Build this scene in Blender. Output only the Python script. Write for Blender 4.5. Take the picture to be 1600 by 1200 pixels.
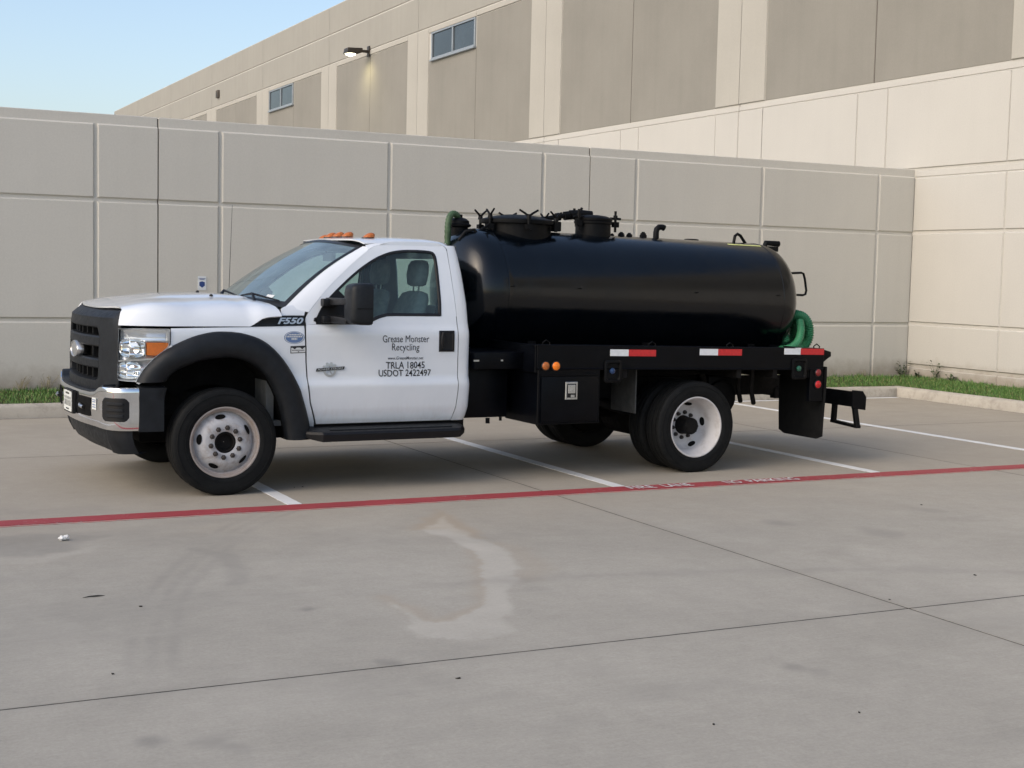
import bpy, bmesh, math, random
import numpy as np
from mathutils import Vector, Matrix, noise

random.seed(7)
for o in list(bpy.data.objects):
    bpy.data.objects.remove(o, do_unlink=True)
sc = bpy.context.scene
COL = sc.collection
R = math.radians

# ------------------------------------------------------------------ camera, sky, sun, exposure
cd = bpy.data.cameras.new('camera')
cd.sensor_width = 36.0
cd.lens = 49.32
cd.clip_start = 0.1
cd.clip_end = 4000
cam = bpy.data.objects.new('camera', cd)
COL.objects.link(cam)
_yaw, _pit, _rol = R(26.496), R(4.548), R(1.304)
_f = Vector((math.sin(_yaw) * math.cos(_pit), math.cos(_yaw) * math.cos(_pit), -math.sin(_pit)))
_r0 = Vector((math.cos(_yaw), -math.sin(_yaw), 0))
_u0 = _r0.cross(_f)
_r = math.cos(_rol) * _r0 + math.sin(_rol) * _u0
_u = -math.sin(_rol) * _r0 + math.cos(_rol) * _u0
cam.matrix_world = Matrix(((_r.x, _u.x, -_f.x, 0), (_r.y, _u.y, -_f.y, 0), (_r.z, _u.z, -_f.z, 1.72), (0, 0, 0, 1)))
sc.camera = cam

SUN_DIR = Vector((-1.0, -0.22, 0.75)).normalized()      # towards the sun: low, behind and left of the camera
world = bpy.data.worlds.new('World')
sc.world = world
world.use_nodes = True
wn = world.node_tree
sky = wn.nodes.new('ShaderNodeTexSky')
sky.sky_type = 'NISHITA'
sky.sun_disc = False
sky.sun_elevation = math.asin(SUN_DIR.z)
sky.sun_rotation = math.atan2(SUN_DIR.x, SUN_DIR.y)
sky.altitude = 150
sky.air_density = 1.0
sky.dust_density = 3.0
sky.ozone_density = 0.4
bg = wn.nodes['Background']
bg.inputs['Strength'].default_value = 0.15
wn.links.new(sky.outputs[0], bg.inputs['Color'])

sl = bpy.data.lights.new('sun', 'SUN')
sl.energy = 0.5
sl.angle = R(50)
sl.color = (1.0, 0.92, 0.82)
sun = bpy.data.objects.new('sun', sl)
COL.objects.link(sun)
sun.rotation_euler = SUN_DIR.to_track_quat('Z', 'Y').to_euler()

sc.view_settings.view_transform = 'Standard'
sc.view_settings.look = 'None'
sc.view_settings.gamma = 1.0
sc.view_settings.exposure = 0.64

# ------------------------------------------------------------------ materials
MATS = {}


def nodes_of(name):
    m = bpy.data.materials.new(name)
    m.use_nodes = True
    nt = m.node_tree
    return m, nt, nt.nodes['Principled BSDF']


def lk(nt, a, b):
    nt.links.new(a, b)


def coords(nt, scale=(1, 1, 1)):
    tc = nt.nodes.new('ShaderNodeTexCoord')
    mp = nt.nodes.new('ShaderNodeMapping')
    mp.inputs['Scale'].default_value = scale
    lk(nt, tc.outputs['Object'], mp.inputs['Vector'])
    return mp.outputs['Vector']


def noise_tex(nt, vec, scale, detail=4, rough=0.6, dist=0.0):
    n = nt.nodes.new('ShaderNodeTexNoise')
    n.inputs['Scale'].default_value = scale
    n.inputs['Detail'].default_value = detail
    n.inputs['Roughness'].default_value = rough
    n.inputs['Distortion'].default_value = dist
    lk(nt, vec, n.inputs['Vector'])
    return n.outputs['Fac']


def ramp(nt, fac, stops):
    r = nt.nodes.new('ShaderNodeValToRGB')
    el = r.color_ramp.elements
    while len(el) < len(stops):
        el.new(0.5)
    for e, (p, c) in zip(el, stops):
        e.position = p
        e.color = (c[0], c[1], c[2], 1) if hasattr(c, '__len__') else (c, c, c, 1)
    lk(nt, fac, r.inputs['Fac'])
    return r.outputs['Color']


def mix(nt, a, b, fac, mode='MIX'):
    m = nt.nodes.new('ShaderNodeMix')
    m.data_type = 'RGBA'
    m.blend_type = mode
    for sock, v in ((m.inputs[0], fac), (m.inputs[6], a), (m.inputs[7], b)):
        if isinstance(v, (int, float)):
            sock.default_value = v
        elif isinstance(v, tuple):
            sock.default_value = (v[0], v[1], v[2], 1)
        else:
            lk(nt, v, sock)
    return m.outputs[2]


def mathn(nt, op, a, b=0.0):
    m = nt.nodes.new('ShaderNodeMath')
    m.operation = op
    m.use_clamp = op in ('MULTIPLY_ADD',)
    for i, v in enumerate((a, b)):
        if isinstance(v, (int, float)):
            m.inputs[i].default_value = v
        else:
            lk(nt, v, m.inputs[i])
    return m.outputs[0]


def bump(nt, bsdf, h, strength=0.2, dist=0.01):
    b = nt.nodes.new('ShaderNodeBump')
    b.inputs['Strength'].default_value = strength
    b.inputs['Distance'].default_value = dist
    lk(nt, h, b.inputs['Height'])
    lk(nt, b.outputs['Normal'], bsdf.inputs['Normal'])


def plain(name, col, rough=0.5, metal=0.0, spec=0.5, coat=0.0, var=0.0, vscale=8.0, bmp=0.0, bscale=150.0, emit=None):
    if name in MATS:
        return MATS[name]
    m, nt, b = nodes_of(name)
    b.inputs['Base Color'].default_value = (*col, 1)
    b.inputs['Roughness'].default_value = rough
    b.inputs['Metallic'].default_value = metal
    b.inputs['Specular IOR Level'].default_value = spec
    b.inputs['Coat Weight'].default_value = coat
    b.inputs['Coat Roughness'].default_value = 0.05
    v = coords(nt)
    if var > 0:
        n = noise_tex(nt, v, vscale, 5, 0.62)
        lo = tuple(max(0, c * (1 - var)) for c in col)
        hi = tuple(min(1, c * (1 + var)) for c in col)
        lk(nt, ramp(nt, n, [(0.3, lo), (0.7, hi)]), b.inputs['Base Color'])
        rr = ramp(nt, noise_tex(nt, v, vscale * 2.3, 4), [(0.3, max(0, rough * 0.85)), (0.7, min(1, rough * 1.18))])
        lk(nt, rr, b.inputs['Roughness'])
    if bmp > 0:
        bump(nt, b, noise_tex(nt, v, bscale, 3), bmp, 0.004)
    if emit:
        b.inputs['Emission Color'].default_value = (*emit[:3], 1)
        b.inputs['Emission Strength'].default_value = emit[3]
    MATS[name] = m
    return m


def glass_mat(name, tint, rough=0.0, ior=1.5, dust_sheen=0.0):
    m = bpy.data.materials.new(name)
    m.use_nodes = True
    nt = m.node_tree
    nt.nodes.remove(nt.nodes['Principled BSDF'])
    out = nt.nodes['Material Output']
    tr = nt.nodes.new('ShaderNodeBsdfTransparent')
    tr.inputs['Color'].default_value = (*tint, 1)
    gl = nt.nodes.new('ShaderNodeBsdfGlossy')
    gl.inputs['Roughness'].default_value = rough
    fr = nt.nodes.new('ShaderNodeFresnel')
    fr.inputs['IOR'].default_value = ior
    mx = nt.nodes.new('ShaderNodeMixShader')
    lk(nt, fr.outputs[0], mx.inputs[0])
    clear = tr.outputs[0]
    if dust_sheen:
        df = nt.nodes.new('ShaderNodeBsdfDiffuse')
        df.inputs['Color'].default_value = (0.46, 0.62, 0.66, 1)  # dust film tinted blue: on the windscreen it paints in reflected sky
        m2 = nt.nodes.new('ShaderNodeMixShader')
        n = noise_tex(nt, coords(nt), 6.0, 5, 0.7)
        lk(nt, ramp(nt, n, [(0.3, dust_sheen * 0.7), (0.7, dust_sheen * 1.3)]), m2.inputs[0])
        lk(nt, tr.outputs[0], m2.inputs[1])
        lk(nt, df.outputs[0], m2.inputs[2])
        clear = m2.outputs[0]
    lk(nt, clear, mx.inputs[1])
    lk(nt, gl.outputs[0], mx.inputs[2])
    lk(nt, mx.outputs[0], out.inputs['Surface'])
    return m


WHITE = None


def build_materials():
    global WHITE
    # truck paint: white with a film of dirt low down
    m, nt, b = nodes_of('white_paint')
    v = coords(nt)
    n1 = noise_tex(nt, v, 3.0, 6, 0.65)
    n2 = noise_tex(nt, coords(nt, (5, 5, 1.2)), 5.0, 5, 0.7)
    c = ramp(nt, n1, [(0.3, (0.66, 0.70, 0.745)), (0.7, (0.71, 0.745, 0.785))])
    sep = nt.nodes.new('ShaderNodeSeparateXYZ')
    lk(nt, v, sep.inputs[0])
    low = ramp(nt, sep.outputs[2], [(0.46, 1.0), (0.72, 0.0)])
    dirt = mix(nt, (0, 0, 0), low, ramp(nt, n2, [(0.45, 0.0), (0.8, 0.40)]))
    c = mix(nt, c, (0.42, 0.37, 0.31), dirt)
    lk(nt, c, b.inputs['Base Color'])
    b.inputs['Roughness'].default_value = 0.30
    b.inputs['Coat Weight'].default_value = 1.0
    b.inputs['Coat Roughness'].default_value = 0.06
    bump(nt, b, noise_tex(nt, v, 2.2, 2), 0.04, 0.02)
    MATS['white_paint'] = m
    # black tank: gloss paint, dusty on top, scuffs and runs
    m, nt, b = nodes_of('tank_paint')
    v = coords(nt)
    dust_sheen = noise_tex(nt, v, 2.3, 6, 0.68, 0.4)
    runs = noise_tex(nt, coords(nt, (9, 9, 0.8)), 3.0, 5, 0.7)
    c = ramp(nt, dust_sheen, [(0.35, (0.0006, 0.0014, 0.0026)), (0.72, (0.002, 0.0035, 0.0055))])
    c = mix(nt, c, (0.022, 0.024, 0.026), ramp(nt, runs, [(0.66, 0.0), (0.82, 0.5)]))
    scf = noise_tex(nt, coords(nt, (1.0, 1.0, 2.2)), 7.0, 8, 0.8, 0.8)
    c = mix(nt, c, (0.045, 0.048, 0.05), ramp(nt, scf, [(0.62, 0.0), (0.72, 0.30)]))
    lk(nt, c, b.inputs['Base Color'])
    lk(nt, ramp(nt, noise_tex(nt, v, 4.0, 6, 0.7, 0.6), [(0.3, 0.10), (0.72, 0.27)]), b.inputs['Roughness'])
    b.inputs['Specular IOR Level'].default_value = 0.42
    bump(nt, b, mix(nt, noise_tex(nt, v, 3.0, 3), noise_tex(nt, v, 90.0, 2), 0.08), 0.05, 0.02)
    MATS['tank_paint'] = m
    # wheel enamel with rust towards edges
    m, nt, b = nodes_of('wheel_paint')
    v = coords(nt)
    r1 = noise_tex(nt, v, 9.0, 7, 0.75, 0.5)
    r2 = noise_tex(nt, v, 38.0, 5, 0.7)
    c = mix(nt, (0.43, 0.435, 0.45), (0.20, 0.145, 0.11), ramp(nt, r1, [(0.48, 0.0), (0.70, 0.85)]))
    c = mix(nt, c, (0.10, 0.08, 0.07), ramp(nt, r2, [(0.63, 0.0), (0.73, 0.6)]))
    sepw = nt.nodes.new('ShaderNodeSeparateXYZ')
    lk(nt, v, sepw.inputs[0])
    rad = mathn(nt, 'SQRT', mathn(nt, 'ADD', mathn(nt, 'MULTIPLY', sepw.outputs[0], sepw.outputs[0]), mathn(nt, 'MULTIPLY', sepw.outputs[2], sepw.outputs[2])))
    rim_r = ramp(nt, mathn(nt, 'ADD', rad, mathn(nt, 'MULTIPLY', noise_tex(nt, v, 24.0, 5, 0.7), 0.03)), [(0.236, 0.0), (0.256, 0.75), (0.30, 0.55)])
    c = mix(nt, c, (0.24, 0.185, 0.15), rim_r)
    lk(nt, c, b.inputs['Base Color'])
    b.inputs['Roughness'].default_value = 0.55
    MATS['wheel_paint'] = m
    m, nt, b = nodes_of('wheel_paint_clean')
    v = coords(nt)
    c = mix(nt, (0.53, 0.525, 0.53), (0.28, 0.25, 0.22), ramp(nt, noise_tex(nt, v, 11.0, 6, 0.7), [(0.50, 0.0), (0.75, 0.6)]))
    lk(nt, c, b.inputs['Base Color'])
    b.inputs['Roughness'].default_value = 0.5
    MATS['wheel_paint_clean'] = m
    # rubber
    m, nt, b = nodes_of('rubber')
    v = coords(nt)
    c = ramp(nt, noise_tex(nt, v, 14.0, 6, 0.7), [(0.3, (0.0035, 0.0042, 0.005)), (0.75, (0.010, 0.0108, 0.0112))])
    lk(nt, c, b.inputs['Base Color'])
    b.inputs['Roughness'].default_value = 0.72
    b.inputs['Specular IOR Level'].default_value = 0.18
    bump(nt, b, noise_tex(nt, v, 120.0, 3), 0.15, 0.003)
    MATS['rubber'] = m
    plain('black_plastic', (0.0095, 0.0115, 0.0145), 0.5, spec=0.24, var=0.25, vscale=12, bmp=0.12, bscale=320)
    plain('dark_plastic', (0.007, 0.0075, 0.009), 0.45, spec=0.28, var=0.2, vscale=12)
    plain('black_paint', (0.0014, 0.0019, 0.0034), 0.36, spec=0.13, var=0.4, vscale=6, bmp=0.08, bscale=40)
    plain('black_steel', (0.003, 0.0033, 0.0040), 0.55, spec=0.15, var=0.5, vscale=10, bmp=0.15, bscale=70)
    plain('chassis', (0.006, 0.0056, 0.0055), 0.75, spec=0.2, var=0.5, vscale=9, bmp=0.2, bscale=60)
    plain('liner', (0.006, 0.006, 0.006), 0.9, spec=0.1, var=0.3)
    plain('seal', (0.008, 0.008, 0.009), 0.4, spec=0.4)
    plain('chrome', (0.80, 0.81, 0.82), 0.09, metal=1.0, var=0.08, vscale=5)
    plain('reflector', (0.90, 0.91, 0.92), 0.20, metal=0.45, spec=0.9)
    plain('lamp_mirror', (0.93, 0.94, 0.95), 0.07, metal=1.0)
    plain('bright_metal', (0.55, 0.56, 0.57), 0.3, metal=1.0, var=0.15, vscale=60)
    plain('amber', (0.95, 0.22, 0.012), 0.22, spec=0.6, var=0.12, vscale=60)
    plain('amber_dull', (0.42, 0.12, 0.025), 0.35, spec=0.5, var=0.3, vscale=60)
    plain('red_lens', (0.50, 0.012, 0.014), 0.25, spec=0.6, var=0.15, vscale=60)
    plain('red_lens_dull', (0.20, 0.02, 0.02), 0.35, spec=0.5, var=0.3, vscale=60)
    plain('tape_white', (0.72, 0.75, 0.77), 0.4, var=0.08, vscale=40)
    plain('tape_red', (0.52, 0.018, 0.022), 0.4, var=0.15, vscale=40)
    plain('lettering', (0.012, 0.012, 0.014), 0.5)
    plain('badge_silver', (0.52, 0.53, 0.54), 0.3, metal=0.8)
    plain('sticker_blue', (0.10, 0.17, 0.33), 0.45)
    plain('sticker_pale', (0.60, 0.62, 0.62), 0.5)
    plain('plate_white', (0.62, 0.64, 0.62), 0.45, var=0.1, vscale=30)
    plain('seat_fabric', (0.42, 0.42, 0.40), 0.85, spec=0.2, var=0.15, vscale=20, bmp=0.15, bscale=200)
    plain('interior', (0.085, 0.09, 0.09), 0.8, spec=0.2, var=0.2)
    plain('headliner', (0.16, 0.165, 0.165), 0.9, spec=0.1)
    plain('hose_green', (0.035, 0.20, 0.09), 0.5, spec=0.4, var=0.25, vscale=14)
    plain('hose_olive', (0.045, 0.085, 0.04), 0.55, spec=0.4, var=0.3, vscale=14)
    plain('lug', (0.035, 0.030, 0.028), 0.6, metal=0.3, var=0.4, vscale=80)
    plain('glint_blue', (0.012, 0.04, 0.12), 0.3, spec=0.6)  # small blue glint painted as the lens colour of a dark lamp
    plain('glint_green', (0.02, 0.11, 0.07), 0.3, spec=0.6)  # greenish reflection painted into the rear recess as lens colour
    MATS['glass_side'] = glass_mat('glass_side', (0.70, 0.88, 0.86), 0.0, 1.5, 0.035)
    MATS['glass_front'] = glass_mat('glass_front', (0.62, 0.80, 0.79), 0.03, 2.6, 0.24)
    MATS['glass_lens'] = glass_mat('glass_lens', (0.97, 0.98, 0.98), 0.01, 1.3)
    MATS['glass_building'] = plain('glass_building', (0.035, 0.045, 0.052), 0.10, spec=0.5, var=0.3, vscale=0.7)
    plain('frame_alu', (0.30, 0.33, 0.35), 0.4, metal=0.3, var=0.05)

    # painted tilt-up concrete, three tints and two dimmed copies of the cream
    def concrete_paint(name, a, bcol, streak):
        m, nt, b = nodes_of(name)
        v = coords(nt)
        n = noise_tex(nt, v, 0.55, 6, 0.62)
        c = ramp(nt, n, [(0.3, a), (0.7, bcol)])
        st = noise_tex(nt, coords(nt, (1.6, 1.6, 0.10)), 2.2, 5, 0.6)
        c = mix(nt, c, tuple(x * 0.86 for x in a), ramp(nt, st, [(0.45, 0.0), (0.75, streak)]))
        fine = noise_tex(nt, v, 45.0, 4, 0.7)
        c = mix(nt, c, ramp(nt, fine, [(0.3, 0.88), (0.7, 1.06)]), 0.45, 'MULTIPLY')
        # soil splashed up along the foot of the wall
        geo = nt.nodes.new('ShaderNodeNewGeometry')
        sp = nt.nodes.new('ShaderNodeSeparateXYZ')
        lk(nt, geo.outputs['Position'], sp.inputs[0])
        splash = mathn(nt, 'ADD', sp.outputs[2], mathn(nt, 'MULTIPLY', noise_tex(nt, v, 5.0, 5, 0.7), -0.35))
        c = mix(nt, c, (0.20, 0.15, 0.10), ramp(nt, splash, [(0.08, 0.55), (0.34, 0.0)]))
        lk(nt, c, b.inputs['Base Color'])
        b.inputs['Roughness'].default_value = 0.88
        b.inputs['Specular IOR Level'].default_value = 0.2
        bump(nt, b, mix(nt, noise_tex(nt, v, 60.0, 4, 0.7), noise_tex(nt, v, 1.2, 3), 0.6), 0.16, 0.01)
        MATS[name] = m

    concrete_paint('paint_grey', (0.545, 0.525, 0.472), (0.580, 0.558, 0.502), 0.18)
    concrete_paint('paint_cream', (0.49, 0.475, 0.435), (0.522, 0.506, 0.462), 0.12)
    concrete_paint('paint_taupe', (0.240, 0.229, 0.199), (0.275, 0.262, 0.228), 0.28)
    concrete_paint('paint_cream_dim', (0.395, 0.378, 0.332), (0.435, 0.416, 0.366), 0.2)  # cream darkened partway, weaker light held in the colour
    concrete_paint('paint_cream_dimmer', (0.315, 0.303, 0.266), (0.350, 0.336, 0.295), 0.25)  # cream darkened further, light falloff put into the colour
    plain('caulk', (0.12, 0.105, 0.09), 0.9, spec=0.1, var=0.2)
    plain('roofing', (0.25, 0.25, 0.24), 0.9, spec=0.1)

    # paving concrete, stains and warm-light tint carried by mesh attributes painted per slab
    m, nt, b = nodes_of('paving')
    geo = nt.nodes.new('ShaderNodeNewGeometry')
    v = geo.outputs['Position']
    big = noise_tex(nt, v, 0.45, 6, 0.62, 0.5)
    mid = noise_tex(nt, v, 2.4, 6, 0.68, 0.3)
    fin = noise_tex(nt, v, 55.0, 6, 0.82)
    spk = noise_tex(nt, v, 140.0, 2, 0.5)
    c = ramp(nt, big, [(0.3, (0.335, 0.314, 0.269)), (0.7, (0.392, 0.368, 0.316))])
    c = mix(nt, c, ramp(nt, mid, [(0.28, 0.86), (0.72, 1.10)]), 0.55, 'MULTIPLY')
    c = mix(nt, c, ramp(nt, fin, [(0.28, 0.74), (0.72, 1.18)]), 0.62, 'MULTIPLY')
    c = mix(nt, c, (0.13, 0.12, 0.11), ramp(nt, spk, [(0.70, 0.0), (0.78, 0.45)]))
    c = mix(nt, c, ramp(nt, noise_tex(nt, v, 11.0, 6, 0.75, 0.4), [(0.3, 0.90), (0.7, 1.08)]), 0.6, 'MULTIPLY')
    mpb = nt.nodes.new('ShaderNodeMapping')
    mpb.inputs['Rotation'].default_value = (0, 0, R(34))
    mpb.inputs['Scale'].default_value = (1.2, 22, 1)
    lk(nt, v, mpb.inputs['Vector'])
    broom = noise_tex(nt, mpb.outputs[0], 2.2, 5, 0.7)
    c = mix(nt, c, ramp(nt, broom, [(0.3, 0.92), (0.7, 1.06)]), 0.5, 'MULTIPLY')
    oi = nt.nodes.new('ShaderNodeObjectInfo')
    c = mix(nt, c, ramp(nt, oi.outputs['Random'], [(0.0, 0.95), (1.0, 1.05)]), 1.0, 'MULTIPLY')

    def attr(n):
        a = nt.nodes.new('ShaderNodeAttribute')
        a.attribute_name = n
        return a.outputs['Fac']
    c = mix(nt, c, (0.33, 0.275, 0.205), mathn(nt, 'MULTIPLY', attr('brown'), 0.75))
    c = mix(nt, c, (0.545, 0.515, 0.455), mathn(nt, 'MULTIPLY', attr('light'), 0.40))
    dk = mathn(nt, 'MULTIPLY', attr('dark'), ramp(nt, fin, [(0.32, 0.25), (0.66, 1.25)]))
    c = mix(nt, c, (0.10, 0.10, 0.10), mathn(nt, 'MULTIPLY', dk, 0.85))
    lk(nt, c, b.inputs['Base Color'])
    b.inputs['Roughness'].default_value = 0.82
    b.inputs['Specular IOR Level'].default_value = 0.25
    bump(nt, b, mix(nt, fin, broom, 0.4), 0.22, 0.006)
    MATS['paving'] = m
    plain('joint_sealant', (0.022, 0.020, 0.018), 0.8, spec=0.2, var=0.4)
    plain('ground_concrete', (0.30, 0.29, 0.27), 0.9, spec=0.2, var=0.12, vscale=0.4)

    def road_paint(name, col, worn, thr):
        m, nt, b = nodes_of(name)
        geo = nt.nodes.new('ShaderNodeNewGeometry')
        v = geo.outputs['Position']
        w = noise_tex(nt, v, 22.0, 7, 0.78, 0.2)
        w2 = noise_tex(nt, v, 1.7, 4)
        c = ramp(nt, noise_tex(nt, v, 3.0, 5), [(0.3, tuple(x * 0.9 for x in col)), (0.7, tuple(min(1, x * 1.08) for x in col))])
        f = mathn(nt, 'ADD', w, mathn(nt, 'MULTIPLY', w2, 0.35))
        c = mix(nt, c, worn, ramp(nt, f, [(thr, 0.0), (thr + 0.07, 0.85)]))
        lk(nt, c, b.inputs['Base Color'])
        b.inputs['Roughness'].default_value = 0.7
        bump(nt, b, noise_tex(nt, v, 70.0, 4), 0.2, 0.004)
        MATS[name] = m
    road_paint('line_white', (0.66, 0.67, 0.67), (0.36, 0.35, 0.33), 0.80)
    road_paint('line_red', (0.30, 0.038, 0.045), (0.36, 0.25, 0.23), 0.78)
    road_paint('line_pink', (0.46, 0.22, 0.20), (0.36, 0.33, 0.30), 0.68)
    # kerb
    m, nt, b = nodes_of('kerb_concrete')
    v = coords(nt)
    c = ramp(nt, noise_tex(nt, v, 1.6, 6, 0.65), [(0.3, (0.37, 0.34, 0.29)), (0.7, (0.45, 0.42, 0.36))])
    c = mix(nt, c, (0.20, 0.18, 0.15), ramp(nt, noise_tex(nt, v, 6.0, 6, 0.75), [(0.48, 0.0), (0.75, 0.75)]))
    lk(nt, c, b.inputs['Base Color'])
    b.inputs['Roughness'].default_value = 0.9
    bump(nt, b, noise_tex(nt, v, 45.0, 5, 0.7), 0.3, 0.008)
    MATS['kerb_concrete'] = m
    # grass blades: tint varies from blade to blade
    m, nt, b = nodes_of('grass_blade')
    geo = nt.nodes.new('ShaderNodeNewGeometry')
    c = ramp(nt, geo.outputs['Random Per Island'], [(0.0, (0.05, 0.13, 0.022)), (0.55, (0.095, 0.215, 0.04)), (0.86, (0.15, 0.25, 0.06)), (1.0, (0.34, 0.29, 0.14))])
    lk(nt, c, b.inputs['Base Color'])
    b.inputs['Roughness'].default_value = 0.6
    MATS['grass_blade'] = m
    plain('soil', (0.07, 0.065, 0.035), 0.95, spec=0.1, var=0.4, vscale=6)
    plain('weed_leaf', (0.05, 0.085, 0.03), 0.7, var=0.3, vscale=30)
    plain('dry_stem', (0.26, 0.23, 0.13), 0.8, var=0.3, vscale=30)
    plain('paper', (0.72, 0.72, 0.70), 0.8, var=0.1, vscale=60)
    plain('debris', (0.02, 0.018, 0.015), 0.9)
    plain('lamp_bronze', (0.045, 0.035, 0.025), 0.5, metal=0.3)
    plain('lamp_lens', (0.9, 0.9, 0.8), 0.3, emit=(1.0, 0.90, 0.62, 9.0))
    plain('sign_white', (0.66, 0.68, 0.69), 0.4)
    plain('sign_blue', (0.03, 0.06, 0.20), 0.4)


build_materials()
M = MATS

# ------------------------------------------------------------------ mesh helpers


class MB:
    def __init__(self):
        self.v, self.f, self.fm = [], [], []

    def add(self, verts, faces, mi=0):
        n = len(self.v)
        self.v += [tuple(p) for p in verts]
        self.f += [tuple(i + n for i in f) for f in faces]
        self.fm += [mi] * len(faces)
        return self

    def box(self, x0, x1, y0, y1, z0, z1, mi=0):
        v = [(x, y, z) for z in (z0, z1) for y in (y0, y1) for x in (x0, x1)]
        return self.add(v, [(0, 2, 3, 1), (4, 5, 7, 6), (0, 1, 5, 4), (2, 6, 7, 3), (0, 4, 6, 2), (1, 3, 7, 5)], mi)

    def loft(self, rows, closed=False, capped=False, mi=0, flip=False):
        n = len(rows[0])
        v = [p for r in rows for p in r]
        f = []
        for i in range(len(rows) - 1):
            for j in range(n if closed else n - 1):
                a, b_ = i * n + j, i * n + (j + 1) % n
                q = (a, b_, b_ + n, a + n)
                f.append(q[::-1] if flip else q)
        if capped:
            f.append(tuple(range(n))[::-1])
            f.append(tuple(range((len(rows) - 1) * n, len(rows) * n)))
        return self.add(v, f, mi)

    def tube(self, path, r, n=10, caps=True, mi=0):
        P = [Vector(p) for p in path]
        rad = r if hasattr(r, '__len__') else [r] * len(P)
        up = Vector((0.13, 0.29, 0.95)).normalized()
        rows = []
        t0 = (P[1] - P[0]).normalized()
        a = t0.cross(up)
        if a.length < 1e-3:
            a = t0.cross(Vector((1, 0, 0)))
        a.normalize()
        for i, p in enumerate(P):
            t = (P[min(i + 1, len(P) - 1)] - P[max(i - 1, 0)]).normalized()
            a = (a - t * a.dot(t)).normalized()
            b_ = t.cross(a)
            rows.append([tuple(p + (a * math.cos(2 * math.pi * k / n) + b_ * math.sin(2 * math.pi * k / n)) * rad[i]) for k in range(n)])
        return self.loft(rows, True, caps, mi)

    def lathe(self, prof, o, axis='y', n=48, a0=0.0, a1=2 * math.pi, mi=0, flip=False):
        # prof: list of (r, t); t along axis
        full = abs(a1 - a0 - 2 * math.pi) < 1e-6
        m = n if full else n + 1
        rows = []
        for k in range(m):
            a = a0 + (a1 - a0) * k / n
            c, s = math.cos(a), math.sin(a)
            row = []
            for r, t in prof:
                if axis == 'y':
                    row.append((o[0] + r * c, o[1] + t, o[2] + r * s))
                elif axis == 'x':
                    row.append((o[0] + t, o[1] + r * c, o[2] + r * s))
                else:
                    row.append((o[0] + r * c, o[1] + r * s, o[2] + t))
            rows.append(row)
        if full:
            rows.append(rows[0])
        return self.loft(rows, False, False, mi, flip)

    def prism(self, poly, axis, t0, t1, mi=0):
        def P(a, b_, t):
            return {'y': (a, t, b_), 'x': (t, a, b_), 'z': (a, b_, t)}[axis]
        n = len(poly)
        v = [P(a, b_, t0) for a, b_ in poly] + [P(a, b_, t1) for a, b_ in poly]
        f = [tuple(range(n)), tuple(range(2 * n - 1, n - 1, -1))]
        f += [(i, i + n, (i + 1) % n + n, (i + 1) % n) for i in range(n)]
        return self.add(v, f, mi)

    def xf(self, fn):
        self.v = [tuple(fn(*p)) for p in self.v]
        return self

    def mesh(self, name, mats, bevel=0.0, seg=2, sharp=35, solid=0.0, merge=1e-5, recalc=True, ref=(0.9, 0.0, 0.9)):
        bm = bmesh.new()
        vs = [bm.verts.new(p) for p in self.v]
        for f, mi in zip(self.f, self.fm):
            if len(set(f)) < 3:
                continue
            try:
                fc = bm.faces.new([vs[i] for i in f])
                fc.material_index = mi
            except ValueError:
                pass
        bmesh.ops.remove_doubles(bm, verts=bm.verts, dist=merge)
        if recalc:
            bmesh.ops.recalc_face_normals(bm, faces=bm.faces)
        if solid:
            shell_in(bm, abs(solid), ref)
        if bevel > 0:
            es = [e for e in bm.edges if len(e.link_faces) == 2 and e.calc_face_angle(0) > R(28)]
            bmesh.ops.bevel(bm, geom=es, offset=bevel, segments=seg, affect='EDGES', profile=0.6, clamp_overlap=True)
        me = bpy.data.meshes.new(name)
        bm.to_mesh(me)
        bm.free()
        for mt in (mats if isinstance(mats, (list, tuple)) else [mats]):
            me.materials.append(M[mt] if isinstance(mt, str) else mt)
        me.polygons.foreach_set('use_smooth', [True] * len(me.polygons))
        me.set_sharp_from_angle(angle=R(sharp))
        return me

    def build(self, name, mats, parent=None, **kw):
        return link(name, self.mesh(name, mats, **kw), parent)


def shell_in(bm, t, ref):
    """give an open sheet thickness t towards the point ref"""
    bm.normal_update()
    c = Vector(ref)
    sgn = sum(f.normal.dot(f.calc_center_median() - c) * f.calc_area() for f in bm.faces)
    sgn = -1.0 if sgn > 0 else 1.0
    vs, fs = list(bm.verts), list(bm.faces)
    rim = [(e.verts[0], e.verts[1]) for e in bm.edges if len(e.link_faces) == 1]
    new = {v: bm.verts.new(v.co + v.normal * (sgn * t)) for v in vs}
    for f in fs:
        try:
            nf = bm.faces.new([new[v] for v in reversed(f.verts)])
            nf.material_index = f.material_index
        except ValueError:
            pass
    for a, b_ in rim:
        try:
            bm.faces.new((a, b_, new[b_], new[a]))
        except ValueError:
            pass
    bmesh.ops.recalc_face_normals(bm, faces=bm.faces)


def link(name, me, parent=None):
    o = bpy.data.objects.new(name, me)
    COL.objects.link(o)
    if parent is not None:
        o.parent = parent
    return o


def empty(name, loc=(0, 0, 0), rz=0.0):
    o = bpy.data.objects.new(name, None)
    COL.objects.link(o)
    o.location = loc
    o.rotation_euler = (0, 0, rz)
    o.empty_display_size = 0.1
    return o


def tag(o, label=None, cat=None, group=None, kind=None):
    if label:
        o['label'] = label
    if cat:
        o['category'] = cat
    if group:
        o['group'] = group
    if kind:
        o['kind'] = kind
    return o


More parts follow.
